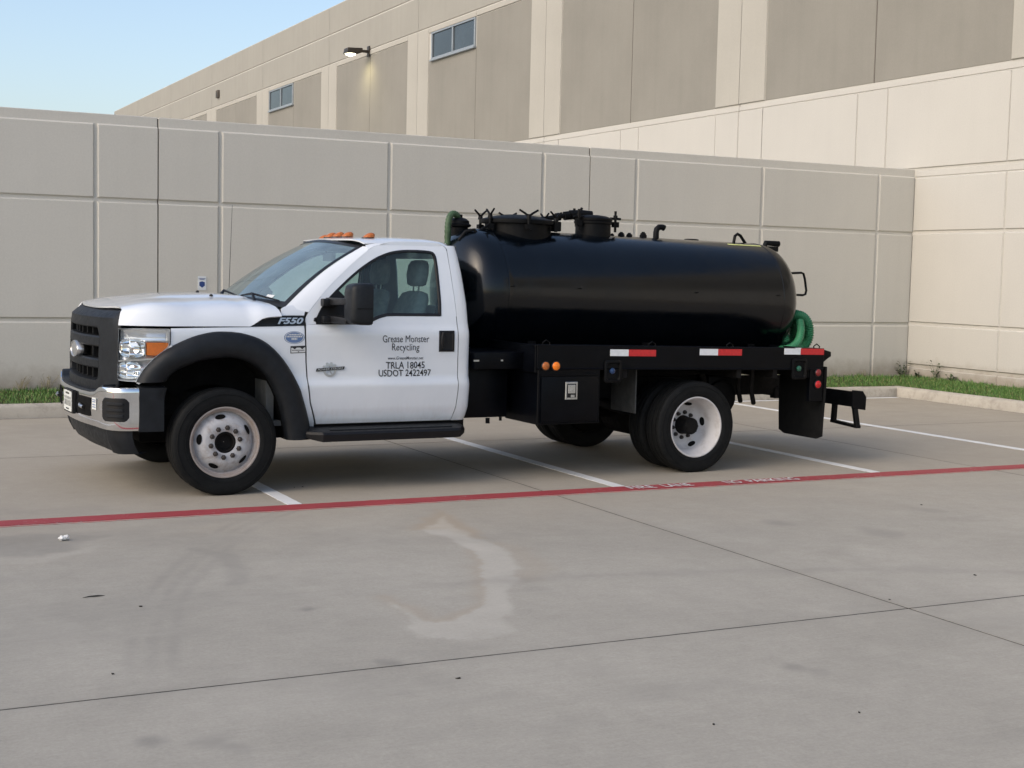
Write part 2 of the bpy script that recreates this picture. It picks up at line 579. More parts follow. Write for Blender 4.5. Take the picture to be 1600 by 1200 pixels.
def catmull(pts, per=6):
    P = [np.array(p, float) for p in pts]
    out = []
    for i in range(len(P) - 1):
        p0, p1, p2, p3 = P[max(i - 1, 0)], P[i], P[i + 1], P[min(i + 2, len(P) - 1)]
        for k in range(per):
            t = k / per
            out.append(tuple(0.5 * ((2 * p1) + (p2 - p0) * t + (2 * p0 - 5 * p1 + 4 * p2 - p3) * t * t + (3 * p1 - p0 - 3 * p2 + p3) * t ** 3)))
    out.append(tuple(P[-1]))
    return out


def resample(pts, n):
    P = np.array(pts, float)
    d = np.r_[0, np.cumsum(np.linalg.norm(np.diff(P, axis=0), axis=1))]
    t = np.linspace(0, d[-1], n)
    return [tuple(np.interp(x, d, P[:, k]) for k in range(P.shape[1])) for x in t]


def interp(x, tab):
    xs = [a for a, _ in tab]
    ys = [b_ for _, b_ in tab]
    return float(np.interp(x, xs, ys))


def text_mesh(name, s, size, fn, mat, bold=0.0, shear=0.0, align='LEFT', squeeze=1.0, bounce=0.0, spacing=1.0):
    """flat lettering; fn maps text-plane (a, b) to a point of the surface that carries it"""
    cu = bpy.data.curves.new(name, 'FONT')
    cu.body = s
    cu.size = size
    cu.shear = shear
    cu.align_x = align
    cu.offset = bold
    cu.space_character = spacing
    cu.resolution_u = 3
    o = bpy.data.objects.new(name, cu)
    COL.objects.link(o)
    dg = bpy.context.evaluated_depsgraph_get()
    me = bpy.data.meshes.new_from_object(o.evaluated_get(dg))
    bpy.data.objects.remove(o, do_unlink=True)
    for vtx in me.vertices:
        a, b_ = vtx.co.x * squeeze, vtx.co.y
        if bounce:
            w = a / size * 2.3
            a, b_ = a + bounce * size * math.sin(w * 1.7) * b_ / size, b_ + bounce * size * math.sin(w * 2.9 + 0.7)
        vtx.co = fn(a, b_)
    me.materials.clear()
    me.materials.append(M[mat])
    return me

# ================================================================== THE SETTING
# ------------------------------------------------------------------ ground and paving
gb = MB().box(-400, 600, -400, 600, -0.6, -0.05)
tag(gb.build('ground', 'ground_concrete'), kind='structure')
XJ = [-8.62, -4.03, 0.42, 5.15, 9.74, 14.40]
YJ = [-9.0, -1.71, 5.58, 12.87, 16.06]
base = MB().box(XJ[0] + 0.01, 14.42, YJ[0] + 0.01, 16.10, -0.045, -0.0015).build('parking_lot', 'joint_sealant')
tag(base, kind='structure')

SPILL = [(3.57,8.53),(3.75,8.69),(3.96,8.98),(3.87,8.71),(3.83,8.41),(3.82,8.08),(3.83,7.86),(3.82,7.65),(3.74,7.42),(3.65,7.16),(3.47,6.91),(3.36,6.75),(3.29,6.57),(3.23,6.40),(3.12,6.23),(3.07,6.17),(3.03,6.02),(3.02,5.93),(2.89,5.85),(2.73,5.85),(2.59,5.91),(2.48,5.98),(2.55,6.11),(2.62,6.42),(2.64,6.67),(2.67,6.71),(2.67,6.51),(2.66,6.27),(2.72,6.21),(2.83,6.23),(2.96,6.31),(3.07,6.46),(3.29,6.94),(3.50,7.41),(3.64,7.76),(3.65,7.98),(3.65,8.26),(3.59,8.40)]
BROWN1 = [(3.79,8.90),(4.00,9.17),(4.01,8.89),(3.93,8.47),(3.85,8.13),(3.80,8.33),(3.79,8.52),(3.71,8.54),(3.53,8.54)]
BROWN2 = [(3.64,7.76),(3.50,7.41),(3.29,6.94),(3.14,6.59),(3.01,6.38),(2.83,6.23),(2.72,6.24),(2.67,6.29),(2.69,6.54),(2.68,6.81)]
BROWN3 = [(3.84,7.90),(3.90,7.78),(3.84,7.48),(3.75,7.13),(3.60,6.98)]
TRACK = [(2.97,9.54),(2.68,9.23),(2.39,8.82),(2.11,8.28),(1.84,7.74),(1.63,7.24),(1.45,6.67),(1.30,6.07),(1.24,5.78)]
TRACK2 = [(2.07,8.38),(2.15,8.14),(2.15,7.81),(2.06,7.40)]
BAND = [(1.6,6.9),(2.58,6.96),(3.49,6.95),(4.57,6.77),(5.40,6.51),(5.96,6.31),(6.43,6.02),(7.4,5.3)]
WET = [(0.2,9.25),(0.95,9.21),(1.26,9.24),(1.59,9.10),(1.84,8.94),(1.49,8.84),(1.35,8.55),(1.15,8.47),(0.87,8.45),(0.2,8.4)]
WHITEP = [(0.2,8.6),(0.88,8.57),(1.16,8.50),(1.35,8.59),(1.56,8.73),(1.48,8.47),(1.13,8.28),(0.85,8.31),(0.2,8.3)]
SPOTS = [(1.07,4.99,.06,.8),(1.26,4.90,.08,.55),(1.33,4.82,.06,.5),(3.88,4.89,.06,.6),(3.95,4.80,.07,.4),(2.22,6.73,.045,.9),(6.07,7.92,.13,.6),(6.52,7.38,.16,.45),(7.52,7.99,.12,.4),(2.25,5.62,.05,.7),(4.5,10.6,.3,.5),(5.6,11.0,.35,.45),(7.4,11.2,.4,.4),(3.6,10.9,.22,.4)]


def seg_dist(px, py, pts, closed):
    d = np.full(px.shape, 1e9)
    n = len(pts)
    for i in range(n if closed else n - 1):
        ax, ay = pts[i]
        bx, by = pts[(i + 1) % n]
        ex, ey = bx - ax, by - ay
        t = np.clip(((px - ax) * ex + (py - ay) * ey) / (ex * ex + ey * ey + 1e-12), 0, 1)
        d = np.minimum(d, np.hypot(px - ax - t * ex, py - ay - t * ey))
    return d


def poly_sd(px, py, pts):
    inside = np.zeros(px.shape, bool)
    n = len(pts)
    for i in range(n):
        ax, ay = pts[i]
        bx, by = pts[(i + 1) % n]
        c = ((ay > py) != (by > py)) & (px < (bx - ax) * (py - ay) / (by - ay + 1e-12) + ax)
        inside ^= c
    d = seg_dist(px, py, pts, True)
    return np.where(inside, d, -d)


def sstep(a, b_, x):
    t = np.clip((x - a) / (b_ - a), 0, 1)
    return t * t * (3 - 2 * t)


_rng = np.random.default_rng(5)


def vnoise(x, y, scale, octaves=4):
    out = np.zeros(x.shape)
    amp, tot = 1.0, 0.0
    for _o in range(octaves):
        g = np.random.default_rng(100 + _o).random((64, 64))
        u, w = x * scale, y * scale
        iu, iw = np.floor(u).astype(int), np.floor(w).astype(int)
        fu, fw_ = u - iu, w - iw
        fu, fw_ = fu * fu * (3 - 2 * fu), fw_ * fw_ * (3 - 2 * fw_)
        a = g[iu % 64, iw % 64]
        b_ = g[(iu + 1) % 64, iw % 64]
        c = g[iu % 64, (iw + 1) % 64]
        d = g[(iu + 1) % 64, (iw + 1) % 64]
        out += amp * ((a * (1 - fu) + b_ * fu) * (1 - fw_) + (c * (1 - fu) + d * fu) * fw_)
        tot += amp
        amp *= 0.55
        scale *= 2.03
    return out / tot - 0.5


def stains_and_warm_cast(X, Y):
    wx = X + 0.10 * vnoise(X, Y, 6.0)
    wy = Y + 0.16 * vnoise(X + 9.3, Y + 4.1, 6.0)
    n1 = vnoise(X, Y, 3.0)
    s = poly_sd(wx, wy, SPILL)
    light = sstep(-0.022, 0.03, s) * (0.78 + 0.9 * vnoise(X, Y, 6.0)) * (0.72 + 0.28 * sstep(5.9, 6.7, Y))
    light = np.maximum(light, 0.35 * sstep(-0.03, 0.06, poly_sd(wx, wy, WHITEP)))
    light = np.maximum(light, 0.22 * sstep(0.12, 0.3, vnoise(X * 0.8 + 3, Y * 0.5, 0.9)) * sstep(8.8, 7.0, Y))
    brown = sstep(-0.10, 0.05, poly_sd(wx, wy, BROWN1)) * 1.0
    brown = np.maximum(brown, 0.55 * np.exp(-(seg_dist(wx, wy, BROWN2, False) / 0.06) ** 2) * (s < 0.01))
    brown = np.maximum(brown, 0.4 * np.exp(-(seg_dist(wx, wy, BROWN3, False) / 0.10) ** 2) * (s < 0.01))
    # warm cast of the light over the stalls, painted in as brown
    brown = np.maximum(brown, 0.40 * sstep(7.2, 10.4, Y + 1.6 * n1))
    d = seg_dist(X + 0.02 * n1, Y, catmull(TRACK, 5), False)
    streak = 0.5 + 0.5 * np.cos(d / 0.0150)
    dark = 0.26 * sstep(0.150, 0.125, d) * (0.15 + 0.85 * streak) * np.clip(0.70 + 1.3 * n1, 0, 1) * sstep(5.5, 6.3, Y)
    d2 = seg_dist(wx, wy, TRACK2, False)
    dark = np.maximum(dark, 0.24 * sstep(0.10, 0.03, d2))
    dark = np.maximum(dark, 0.26 * np.exp(-(seg_dist(wx, wy, BAND, False) / 0.07) ** 2) * sstep(2.4, 3.4, X) * np.clip(0.8 + n1, 0, 1))
    dark = np.maximum(dark, 0.36 * sstep(-0.03, 0.10, poly_sd(wx, wy, WET)))
    for x, y, r_, a in SPOTS:
        dark = np.maximum(dark, a * 0.62 * sstep(r_ * 1.3, r_ * 0.3, np.hypot(wx - x, (wy - y) * 0.8) + 0.3 * r_ * n1))
    dark = np.maximum(dark, 0.13 * sstep(0.10, 0.26, vnoise(X * 0.6, Y * 1.3 + 7, 1.6)))
    # dirt gathered along the joints
    for xj in XJ[1:-1]:
        dark = np.maximum(dark, 0.22 * np.exp(-np.abs(X - xj) / 0.035))
    for yj in YJ[1:-1]:
        dark = np.maximum(dark, 0.22 * np.exp(-np.abs(Y - yj) / 0.035))
    return np.clip(light, 0, 1), np.clip(brown, 0, 1), np.clip(dark, 0, 1)


def make_slab(x0, x1, y0, y1, step):
    g = 0.0065
    x0, x1, y0, y1 = x0 + g, x1 - g, y0 + g, y1 - g
    nx, ny = max(2, int((x1 - x0) / step)), max(2, int((y1 - y0) / step))
    gx, gy = np.linspace(x0, x1, nx + 1), np.linspace(y0, y1, ny + 1)
    X, Y = np.meshgrid(gx, gy, indexing='ij')
    # ragged, slightly spalled sawn edges
    edge = 0.0035 * vnoise(X * 3, Y * 3, 9.0)
    Xe, Ye = X.copy(), Y.copy()
    Xe[0, :] += edge[0, :]
    Xe[-1, :] += edge[-1, :]
    Ye[:, 0] += edge[:, 0]
    Ye[:, -1] += edge[:, -1]
    top = np.stack([Xe, Ye, np.zeros_like(X)], -1).reshape(-1, 3)
    W = ny + 1
    i, j = np.meshgrid(np.arange(nx), np.arange(ny), indexing='ij')
    a = (i * W + j).ravel()
    quads = np.stack([a, a + W, a + W + 1, a + 1], -1)
    ring = [k * W for k in range(nx + 1)] + [nx * W + k for k in range(1, ny + 1)] + [k * W + ny for k in range(nx - 1, -1, -1)] + [k for k in range(ny - 1, 0, -1)]
    low = top[ring].copy()
    low[:, 2] = -0.03
    n0 = len(top)
    m = len(ring)
    skirt = [(ring[k], n0 + k, n0 + (k + 1) % m, ring[(k + 1) % m]) for k in range(m)]
    me = bpy.data.meshes.new('slab')
    me.from_pydata(np.vstack([top, low]).tolist(), [], quads.tolist() + skirt)
    me.materials.append(M['paving'])
    L_, B_, D_ = stains_and_warm_cast(np.r_[X.ravel(), low[:, 0]], np.r_[Y.ravel(), low[:, 1]])
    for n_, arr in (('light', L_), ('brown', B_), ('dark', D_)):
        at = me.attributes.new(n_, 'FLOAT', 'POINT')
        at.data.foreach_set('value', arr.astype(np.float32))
    me.update()
    return link('slab', me, base)


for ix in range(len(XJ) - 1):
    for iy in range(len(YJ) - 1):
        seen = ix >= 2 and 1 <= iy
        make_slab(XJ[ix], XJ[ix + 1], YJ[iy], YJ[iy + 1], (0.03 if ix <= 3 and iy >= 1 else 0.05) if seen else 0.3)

# ------------------------------------------------------------------ painted lines


def strip(name, x0, x1, y0, y1, z, mat, parent=None, n=60, rag=0.006):
    """a painted band: thin raised sheet with slightly ragged edges"""
    rows = []
    longx = (x1 - x0) > (y1 - y0)
    for k in range(n + 1):
        t = k / n
        e0 = rag * (noise.noise((t * n * 0.7, x0, y0)))
        e1 = rag * (noise.noise((t * n * 0.7, x1 + 5, y1)))
        if longx:
            x = x0 + (x1 - x0) * t
            rows.append([(x, y0 + e0, z - 0.003), (x, y0 + e0, z), (x, y1 + e1, z), (x, y1 + e1, z - 0.003)])
        else:
            y = y0 + (y1 - y0) * t
            rows.append([(x0 + e0, y, z - 0.003), (x0 + e0, y, z), (x1 + e1, y, z), (x1 + e1, y, z - 0.003)])
    return MB().loft(rows, capped=True).build(name, mat, parent, sharp=20)


under = strip('fire_lane_line', -8.0, 14.3, 9.488, 9.722, 0.004, 'line_pink', n=420, rag=0.012)
tag(under, kind='structure')
strip('red_stripe', -8.0, 14.3, 9.512, 9.700, 0.008, 'line_red', under, n=420, rag=0.008)
for s, x0, w in (('FIRE', 5.845, 0.25), ('LANE', 6.175, 0.28), ('NO', 6.79, 0.16), ('PARKING', 7.02, 0.52)):
    me = text_mesh('lettering', s, 0.165, lambda a, b_, x0=x0, w=w: Vector((x0 + a, 9.540 + b_ * 1.12, 0.0125)), 'line_white', bold=0.0008)
    ext = max(v_.co.x for v_ in me.vertices) - x0
    for v_ in me.vertices:
        v_.co.x = x0 + (v_.co.x - x0) * w / ext
    link('lettering', me, under)
for xs in (-2.37, 0.37, 3.11, 5.85, 8.53, 11.25):
    tag(strip('parking_line', xs - 0.055, xs + 0.055, 9.74, 16.05, 0.004, 'line_white', n=140), kind='structure')
tag(strip('parking_line', 11.25 + 0.06, 14.36, 15.96, 16.05, 0.004, 'line_white', n=60), kind='structure')

# ------------------------------------------------------------------ kerbs and grass verge
KX, KY = 14.42, 16.08          # kerb faces
YW, XF = 17.305, 15.685        # wall face, warehouse face


def kerb_profile():
    return [(0.0, -0.03), (0.012, 0.115), (0.030, 0.140), (0.055, 0.150), (0.150, 0.152), (0.160, 0.120), (0.160, -0.03)]


rows = []
for x in np.linspace(-8.6, KX + 0.0, 120):
    w = 0.006 * noise.noise((x * 1.3, 0, 0))
    rows.append([(x, KY + d + w, z + w * 0.5 * (z > 0)) for d, z in kerb_profile()])
# mitred corner, then along the warehouse
rows2 = []
for y in np.linspace(KY, -8.0, 200):
    w = 0.008 * noise.noise((y * 1.3, 3, 0))
    rows2.append([(KX + d + w, y if y < KY - 1e-6 else KY + d, z + w * 0.5 * (z > 0)) for d, z in kerb_profile()])
rows[-1] = [(KX + d, KY + d, z) for d, z in kerb_profile()]
rows2[0] = rows[-1]
tag(MB().loft(rows, capped=True).build('kerb', 'kerb_concrete', sharp=50), kind='structure')
tag(MB().loft(rows2, capped=True).build('kerb', 'kerb_concrete', sharp=50), kind='structure')


def soil_z(x, y):
    d = min(y - KY - 0.16, 9) if x < KX else min(max(y - KY - 0.16, -9), 9)
    d1 = y - KY - 0.16
    d2 = x - KX - 0.16
    d = max(d1 if y > KY else -1, d2 if x > KX else -1)
    return 0.135 + 0.075 * max(0.0, min(1.0, d / 1.0)) + 0.012 * noise.noise((x * 1.5, y * 1.5, 0))


sb = MB()
g1 = [[(x, y, soil_z(x, y)) for y in np.linspace(KY + 0.155, YW + 0.03, 8)] for x in np.linspace(-8.6, XF + 0.04, 160)]
g2 = [[(x, y, soil_z(x, y)) for y in np.linspace(-8.0, KY + 0.16, 160)] for x in np.linspace(KX + 0.155, XF + 0.04, 8)]
sb.loft(g1)
sb.loft(g2)
tag(sb.build('verge_soil', 'soil', merge=1e-4), kind='structure')

gv, gf = [], []


def blade(x, y, h, w, lean, az):
    z = soil_z(x, y) - 0.01
    dx, dy = math.cos(az), math.sin(az)
    px, py = -dy * w, dx * w
    n = len(gv)
    gv.extend([(x - px, y - py, z), (x + px, y + py, z),
               (x + dx * lean * 0.35 + px * 0.8, y + dy * lean * 0.35 + py * 0.8, z + h * 0.6),
               (x + dx * lean * 0.35 - px * 0.8, y + dy * lean * 0.35 - py * 0.8, z + h * 0.6),
               (x + dx * lean, y + dy * lean, z + h)])
    gf.extend([(n, n + 1, n + 2, n + 3), (n + 3, n + 2, n + 4)])


rg = random.Random(11)
for k in range(68000):
    if rg.random() < 0.62:
        x, y = rg.uniform(-1.5, 15.66), KY + 0.17 + (YW - KY - 0.18) * rg.random()
        back = (y - KY - 0.16) / (YW - KY - 0.16)
    else:
        x, y = KX + 0.17 + (XF - KX - 0.18) * rg.random(), rg.uniform(8.0, KY + 0.2)
        back = (x - KX - 0.16) / (XF - KX - 0.16)
    h = rg.uniform(0.03, 0.065) * (1.0 + 0.35 * noise.noise((x * 2.2, y * 2.2, 1)))
    if back > 0.9 and rg.random() < 0.5:
        h *= rg.uniform(1.0, 1.8)
    # thin out where it meets the wall
    if back > 0.93 and noise.noise((x * 3.1, y * 3.1, 7)) > 0.05:
        continue
    blade(x, y, h, rg.uniform(0.0022, 0.0042), rg.uniform(0.0, 0.05), rg.uniform(0, 6.283))
me = bpy.data.meshes.new('grass')
me.from_pydata(gv, [], gf)
me.materials.append(M['grass_blade'])
tag(link('grass', me), 'short green mown grass filling the verge between kerb and walls', 'grass', kind='stuff')

# seed heads and weeds standing against the walls


def weed(x, y, h, n, label, seed, broad):
    q = random.Random(seed)
    root = empty('weed', (x, y, soil_z(x, y) - 0.01))
    st, lf = MB(), MB()
    for i in range(n):
        az = q.uniform(0, 6.283)
        ln = q.uniform(0.15, 0.6) * h
        hh = h * q.uniform(0.55, 1.0)
        p0 = Vector((q.uniform(-.03, .03), q.uniform(-.03, .03), 0))
        p2 = p0 + Vector((math.cos(az) * ln, math.sin(az) * ln * 0.6, hh))
        p1 = (p0 + p2) / 2 + Vector((0, 0, hh * 0.12))
        st.tube([p0, p1, p2], [0.003, 0.0024, 0.001], 5)
        for t in np.linspace(0.3, 1.0, 6 if broad else 4):
            c = p0.lerp(p2, t)
            a2 = az + q.uniform(-1.6, 1.6)
            d = Vector((math.cos(a2), math.sin(a2), q.uniform(-.1, .7))).normalized() * q.uniform(0.04, 0.08) * (1.0 if broad else 0.6)
            s = d.cross(Vector((0, 0, 1))).normalized() * (0.018 if broad else 0.005)
            lf.add([c, c + d * 0.5 + s, c + d, c + d * 0.5 - s], [(0, 1, 2, 3)])
    tag(st.build('stems', 'weed_leaf' if broad else 'dry_stem', root), kind='stuff')
    tag(lf.build('foliage', 'weed_leaf' if broad else 'dry_stem', root), kind='stuff')
    tag(root, label, 'weed', 'weeds along the foot of the walls')


weed(15.55, 17.22, 0.26, 7, 'leafy weed growing in the corner where the two walls meet', 1, True)
weed(15.60, 16.55, 0.30, 7, 'tallest bushy weed against the foot of the cream warehouse wall', 2, True)
weed(15.60, 16.95, 0.13, 6, 'low weed tuft between corner weed and tallest weed', 3, True)
weed(15.60, 16.20, 0.14, 5, 'small weed right of the tallest weed at cream wall', 4, True)
weed(14.75, 17.22, 0.13, 4, 'thin weed at the grey wall just left of the corner', 5, False)
for i, (x, lab) in enumerate(((2.15, 'thin seeding weed at grey wall nearest left edge of photo'), (2.45, 'second thin seeding weed from the left against grey wall'), (2.72, 'thin seeding weed at grey wall closest to truck grille'))):
    weed(x, 17.22, 0.20, 9, lab, 20 + i, False)

# ------------------------------------------------------------------ raised panels on tilt-up walls


def panel_mesh(w, h, d, bw, open_l=False, open_r=False):
    """raised panel in its own frame: u across, v up, outwards along -n; bevelled edges (square on an open side)"""
    l = 0.0 if open_l else bw
    r_ = 0.0 if open_r else bw
    v = [(0, 0, 0), (w, 0, 0), (w, 0, h), (0, 0, h), (l, -d, bw), (w - r_, -d, bw), (w - r_, -d, h - bw), (l, -d, h - bw)]
    f = [(4, 5, 6, 7), (0, 1, 5, 4), (1, 2, 6, 5), (2, 3, 7, 6), (3, 0, 4, 7)]
    return v, f


_pm = {}


def wall_panel(parent, plane, a0, a1, z0, z1, d, bw, mat, ol=False, orr=False, name='panel'):
    """plane 'wall': along +x at y=YW facing -y; plane 'shed': along -y at x=XF facing -x"""
    key = (plane, round(a1 - a0, 3), round(z1 - z0, 3), d, bw, mat, ol, orr)
    if key not in _pm:
        v, f = panel_mesh(a1 - a0, z1 - z0, d, bw, ol, orr)
        if plane == 'shed':
            v = [(y, -x, z) for x, y, z in v]
        _pm[key] = MB().add(v, f).mesh(name, mat, sharp=10, recalc=False)
    o = link(name, _pm[key], parent)
    o.location = (a0, YW, z0) if plane == 'wall' else (XF, a1, z0)
    return o


# grey boundary wall
WT = 3.49
bwall = empty('boundary_wall', (4.0, YW, 0))
tag(bwall, 'long grey panelled concrete wall behind the truck', 'wall')
Z0 = Vector((4.0, YW, 0))


def keep(o, root):
    o.location = Vector(o.location) - root.location
    return o


joints = [-14.2, -8.24, -2.24, 3.76, 9.76, XF]
DEP, BW, GAP = 0.024, 0.020, 0.030
for a, b_ in zip(joints[:-1], joints[1:]):
    # the tilt-up slab itself, one per bay, thin caulked joint between
    o = MB().box(a + 0.008, b_ - 0.008 if b_ < XF else XF + 0.02, YW, YW + 0.20, -0.2, WT).build('slab', 'paint_grey', None, bevel=0.006, seg=1)
    o.parent = bwall
    o.location = -bwall.location
    mid = (a + b_) / 2
    last = b_ >= XF - 0.01
    cols = [(a + 0.008, a + 0.765), (a + 0.765, mid), (mid, b_ - 0.735), (b_ - 0.735, b_ - (0.014 if last else 0.008))]
    for ci, (c0, c1) in enumerate(cols):
        ol, orr = ci == 0, ci == 3
        c0 += 0 if ol else GAP / 2
        c1 -= 0 if orr else GAP / 2
        for z0, z1 in ((-0.15, 1.035 - GAP / 2), (1.035 + GAP / 2, 2.475 - GAP / 2), (2.475 + GAP / 2, 3.375)):
            keep(wall_panel(bwall, 'wall', c0, c1, z0, z1, DEP, BW, 'paint_grey', ol, orr), bwall)
for x in joints[1:-1]:
    o = MB().box(x - 0.012, x + 0.012, YW + 0.006, YW + 0.18, -0.2, WT - 0.015).build('joint_caulk', 'caulk', None)
    o.parent = bwall
    o.location = -bwall.location

# small sign on the wall
sg = empty('wall_sign', (4.30, YW - DEP - 0.001, 1.50))
tag(sg, 'small white sign with dark blue shield fixed on grey wall', 'sign')
MB().box(-0.052, 0.052, -0.004, 0, -0.085, 0.085).build('sign_plate', 'sign_white', sg, bevel=0.001, seg=1)
MB().prism([(-0.034, 0.012), (0, 0.024), (0.034, 0.012), (0.034, -0.030), (0, -0.055), (-0.034, -0.030)], 'y', -0.006, -0.003).build('shield', 'sign_blue', sg)
for z, w in ((0.058, 0.040), (0.046, 0.030)):
    mb = MB()
    q = random.Random(int(z * 1e4))
    x = -w
    while x < w:
        c = q.uniform(0.004, 0.010)
        mb.box(x, min(w, x + c), -0.0055, -0.0035, z - 0.004, z + 0.004)
        x += c + 0.003
    mb.build('lettering', 'sign_blue', sg)

# ------------------------------------------------------------------ warehouse
shed = empty('warehouse', (XF, 30.0, 0))
tag(shed, 'long cream and taupe concrete warehouse with high windows behind the wall', 'building')
JY = [-8.8, -1.1, 6.75, 14.60, 22.11, 30.03, 37.97, 45.79, 53.62, 61.42, 69.25, 77.1, 83.6]
ZP = 10.45


def shedpart(mb, name, mat, **kw):
    o = mb.build(name, mat, None, **kw)
    o.parent = shed
    o.location = -shed.location
    return o


for a, b_ in zip(JY[:-1], JY[1:]):
    shedpart(MB().box(XF + 0.0, XF + 0.22, a + 0.008, b_ - 0.008, -0.2, ZP), 'wall_slab', 'paint_cream', bevel=0.005, seg=1)
for y in JY[1:-1]:
    shedpart(MB().box(XF + 0.006, XF + 0.2, y - 0.012, y + 0.012, -0.2, ZP - 0.02), 'joint_caulk', 'caulk')
shedpart(MB().box(XF + 0.24, XF + 60, JY[0] + 0.02, JY[-1] - 0.02, -0.2, ZP - 0.5), 'roof', 'roofing')
shedpart(MB().box(XF + 0.02, XF + 60, JY[-1] - 0.008, JY[-1] + 0.2, -0.2, ZP), 'end_wall', 'paint_cream')


def sp(y0, y1, z0, z1, mat, d=0.02, bw=0.016, ol=False, orr=False):
    keep(wall_panel(shed, 'shed', y0, y1, z0, z1, d, bw, mat, ol, orr), shed)


G = 0.024
WIN_BAYS = {37.97 - 7.94: (34.03, 36.95), 45.79: (49.73, 52.68)}
for bi, (a, b_) in enumerate(zip(JY[:-1], JY[1:])):
    mid = (a + b_) / 2
    pl, pr = a + 0.78, b_ - 0.80
    a_, bb = a + 0.008, b_ - 0.008
    # attic and frieze
    for h0, h1 in ((8.56, 9.52 - G / 2), (9.52 + G / 2, ZP - 0.02)):
        sp(a_, bb, h0 + (G / 2 if h0 > 9 else 0), h1, 'paint_cream_dimmer', ol=True, orr=True)
    # pilasters and head band around the taupe fields
    sp(a_, pl, 4.965, 8.535, 'paint_cream_dim', d=0.03, orr=True)
    sp(pr, bb, 4.965, 8.535, 'paint_cream_dim', d=0.03, ol=True)
    sp(pl + 0.002, mid - 0.006, 8.385, 8.535, 'paint_cream_dim', d=0.029)
    sp(mid + 0.006, pr - 0.002, 8.385, 8.535, 'paint_cream_dim', d=0.029)
    win = None
    for k, wv in WIN_BAYS.items():
        if abs(k - a) < 0.1:
            win = wv
    for (y0, y1) in ((pl, mid - 0.007), (mid + 0.007, pr)):
        top = 8.375
        if win and y0 > mid:
            top = 7.60
        sp(y0 + 0.004, y1 - 0.004, 4.965, top, 'paint_taupe', d=0.008, bw=0.006)
    shedpart(MB().box(XF - 0.004, XF + 0.001, mid - 0.008, mid + 0.008, 4.96, 8.38 if not win else 7.6), 'joint_caulk', 'caulk')
    # plinth panels above wall height
    for y0, y1 in ((a_, a + 0.75), (a + 0.75, mid - 0.37), (mid - 0.37, mid + 0.37), (mid + 0.37, b_ - 0.75), (b_ - 0.75, bb)):
        sp(y0 + (0 if y0 == a_ else 0.006), y1 - (0 if y1 == bb else 0.006), 3.505, 4.835, 'paint_cream', d=0.022, bw=0.012, ol=y0 == a_, orr=y1 == bb)
    sp(a_, bb, 4.84 + 0.006, 4.930, 'paint_cream', d=0.014, bw=0.004, ol=True, orr=True)
    if a < 17.3:
        e = min(bb, YW - 0.03)
        for h0, h1 in ((-0.15, 0.355), (0.405, 1.035), (1.075, 2.475), (2.515, 3.355)):
            for y0, y1 in ((a_, a + 0.75), (a + 0.75, mid if e == bb else e), (mid, b_ - 0.75), (b_ - 0.75, bb)):
                if y1 > e + 0.01 or y0 >= e:
                    continue
                sp(y0 + 0.008, y1 - 0.008, h0, h1, 'paint_cream', d=0.022, bw=0.016)
        sp(a_, e, 3.372, 3.462, 'paint_cream', d=0.012, bw=0.004, ol=True, orr=True)
# dark shadow reveals under the ledge are real recesses: the slab behind shows between the panels

for (y0, y1) in WIN_BAYS.values():
    w = empty('window')
    w.parent = shed
    w.location = Vector((XF, (y0 + y1) / 2, 8.0)) - shed.location
    hw = (y1 - y0) / 2
    z0, z1 = -0.375, 0.375
    fr = MB()
    fr.box(-0.05, 0.03, -hw, hw, z0, z0 + 0.05).box(-0.05, 0.03, -hw, hw, z1 - 0.045, z1)
    for yy in (-hw, -0.03, hw - 0.06):
        fr.box(-0.049, 0.03, yy, yy + 0.06, z0 + 0.05, z1 - 0.045)
    fr.build('frame', 'frame_alu', w, bevel=0.004, seg=1)
    for yy in (-hw + 0.06, 0.03):
        MB().box(-0.012, -0.004, yy, yy + hw - 0.09, z0 + 0.05, z1 - 0.045).build('pane', 'glass_building', w)
    MB().box(-0.09, 0.02, -hw - 0.02, hw + 0.02, z0 - 0.05, z0 - 0.002).build('sill', 'frame_alu', w, bevel=0.006, seg=1)

# vent box high on the frieze
vb = empty('wall_vent', (XF - 0.02, 60.2, 9.04))
tag(vb, 'tiny square vent high on the far warehouse frieze', 'vent')
MB().box(-0.10, 0.02, -0.16, 0.16, -0.16, 0.16).build('vent_hood', 'caulk', vb, bevel=0.02)
MB().box(-0.11, -0.09, -0.11, 0.11, -0.12, 0.06).build('louvre', 'lamp_bronze', vb)

# lit wall lamp
lp = empty('wall_lamp', (XF - 0.032, 41.95, 8.50))
tag(lp, 'lit bronze floodlight on an arm high on the warehouse wall', 'lamp')
MB().box(-0.03, 0, -0.10, 0.10, -0.16, 0.16).build('mounting_plate', 'lamp_bronze', lp, bevel=0.008)
MB().box(-0.30, -0.03, -0.035, 0.035, -0.05, 0.03).build('arm', 'lamp_bronze', lp, bevel=0.01)
MB().prism([(-0.78, -0.13), (-0.75, 0.04), (-0.28, 0.06), (-0.27, -0.07), (-0.44, -0.13)], 'y', -0.20, 0.20).build('lamp_head', 'lamp_bronze', lp, bevel=0.012)
MB().lathe([(0.0, -0.055), (0.10, -0.048), (0.17, -0.02), (0.19, 0.0)], (0, 0, 0), 'z', 24).xf(lambda x, y, z: (-0.61 + x * 0.85, y, -0.132 + z)).build('lens', 'lamp_lens', lp)
ld = bpy.data.lights.new('lamp_light', 'SPOT')
ld.energy = 28
ld.color = (1.0, 0.86, 0.45)
ld.spot_size = R(140)
ld.spot_blend = 0.9
ld.shadow_soft_size = 0.12
lo = bpy.data.objects.new('lamp_light', ld)
COL.objects.link(lo)
lo.parent = lp
lo.location = (-0.58, 0, -0.24)
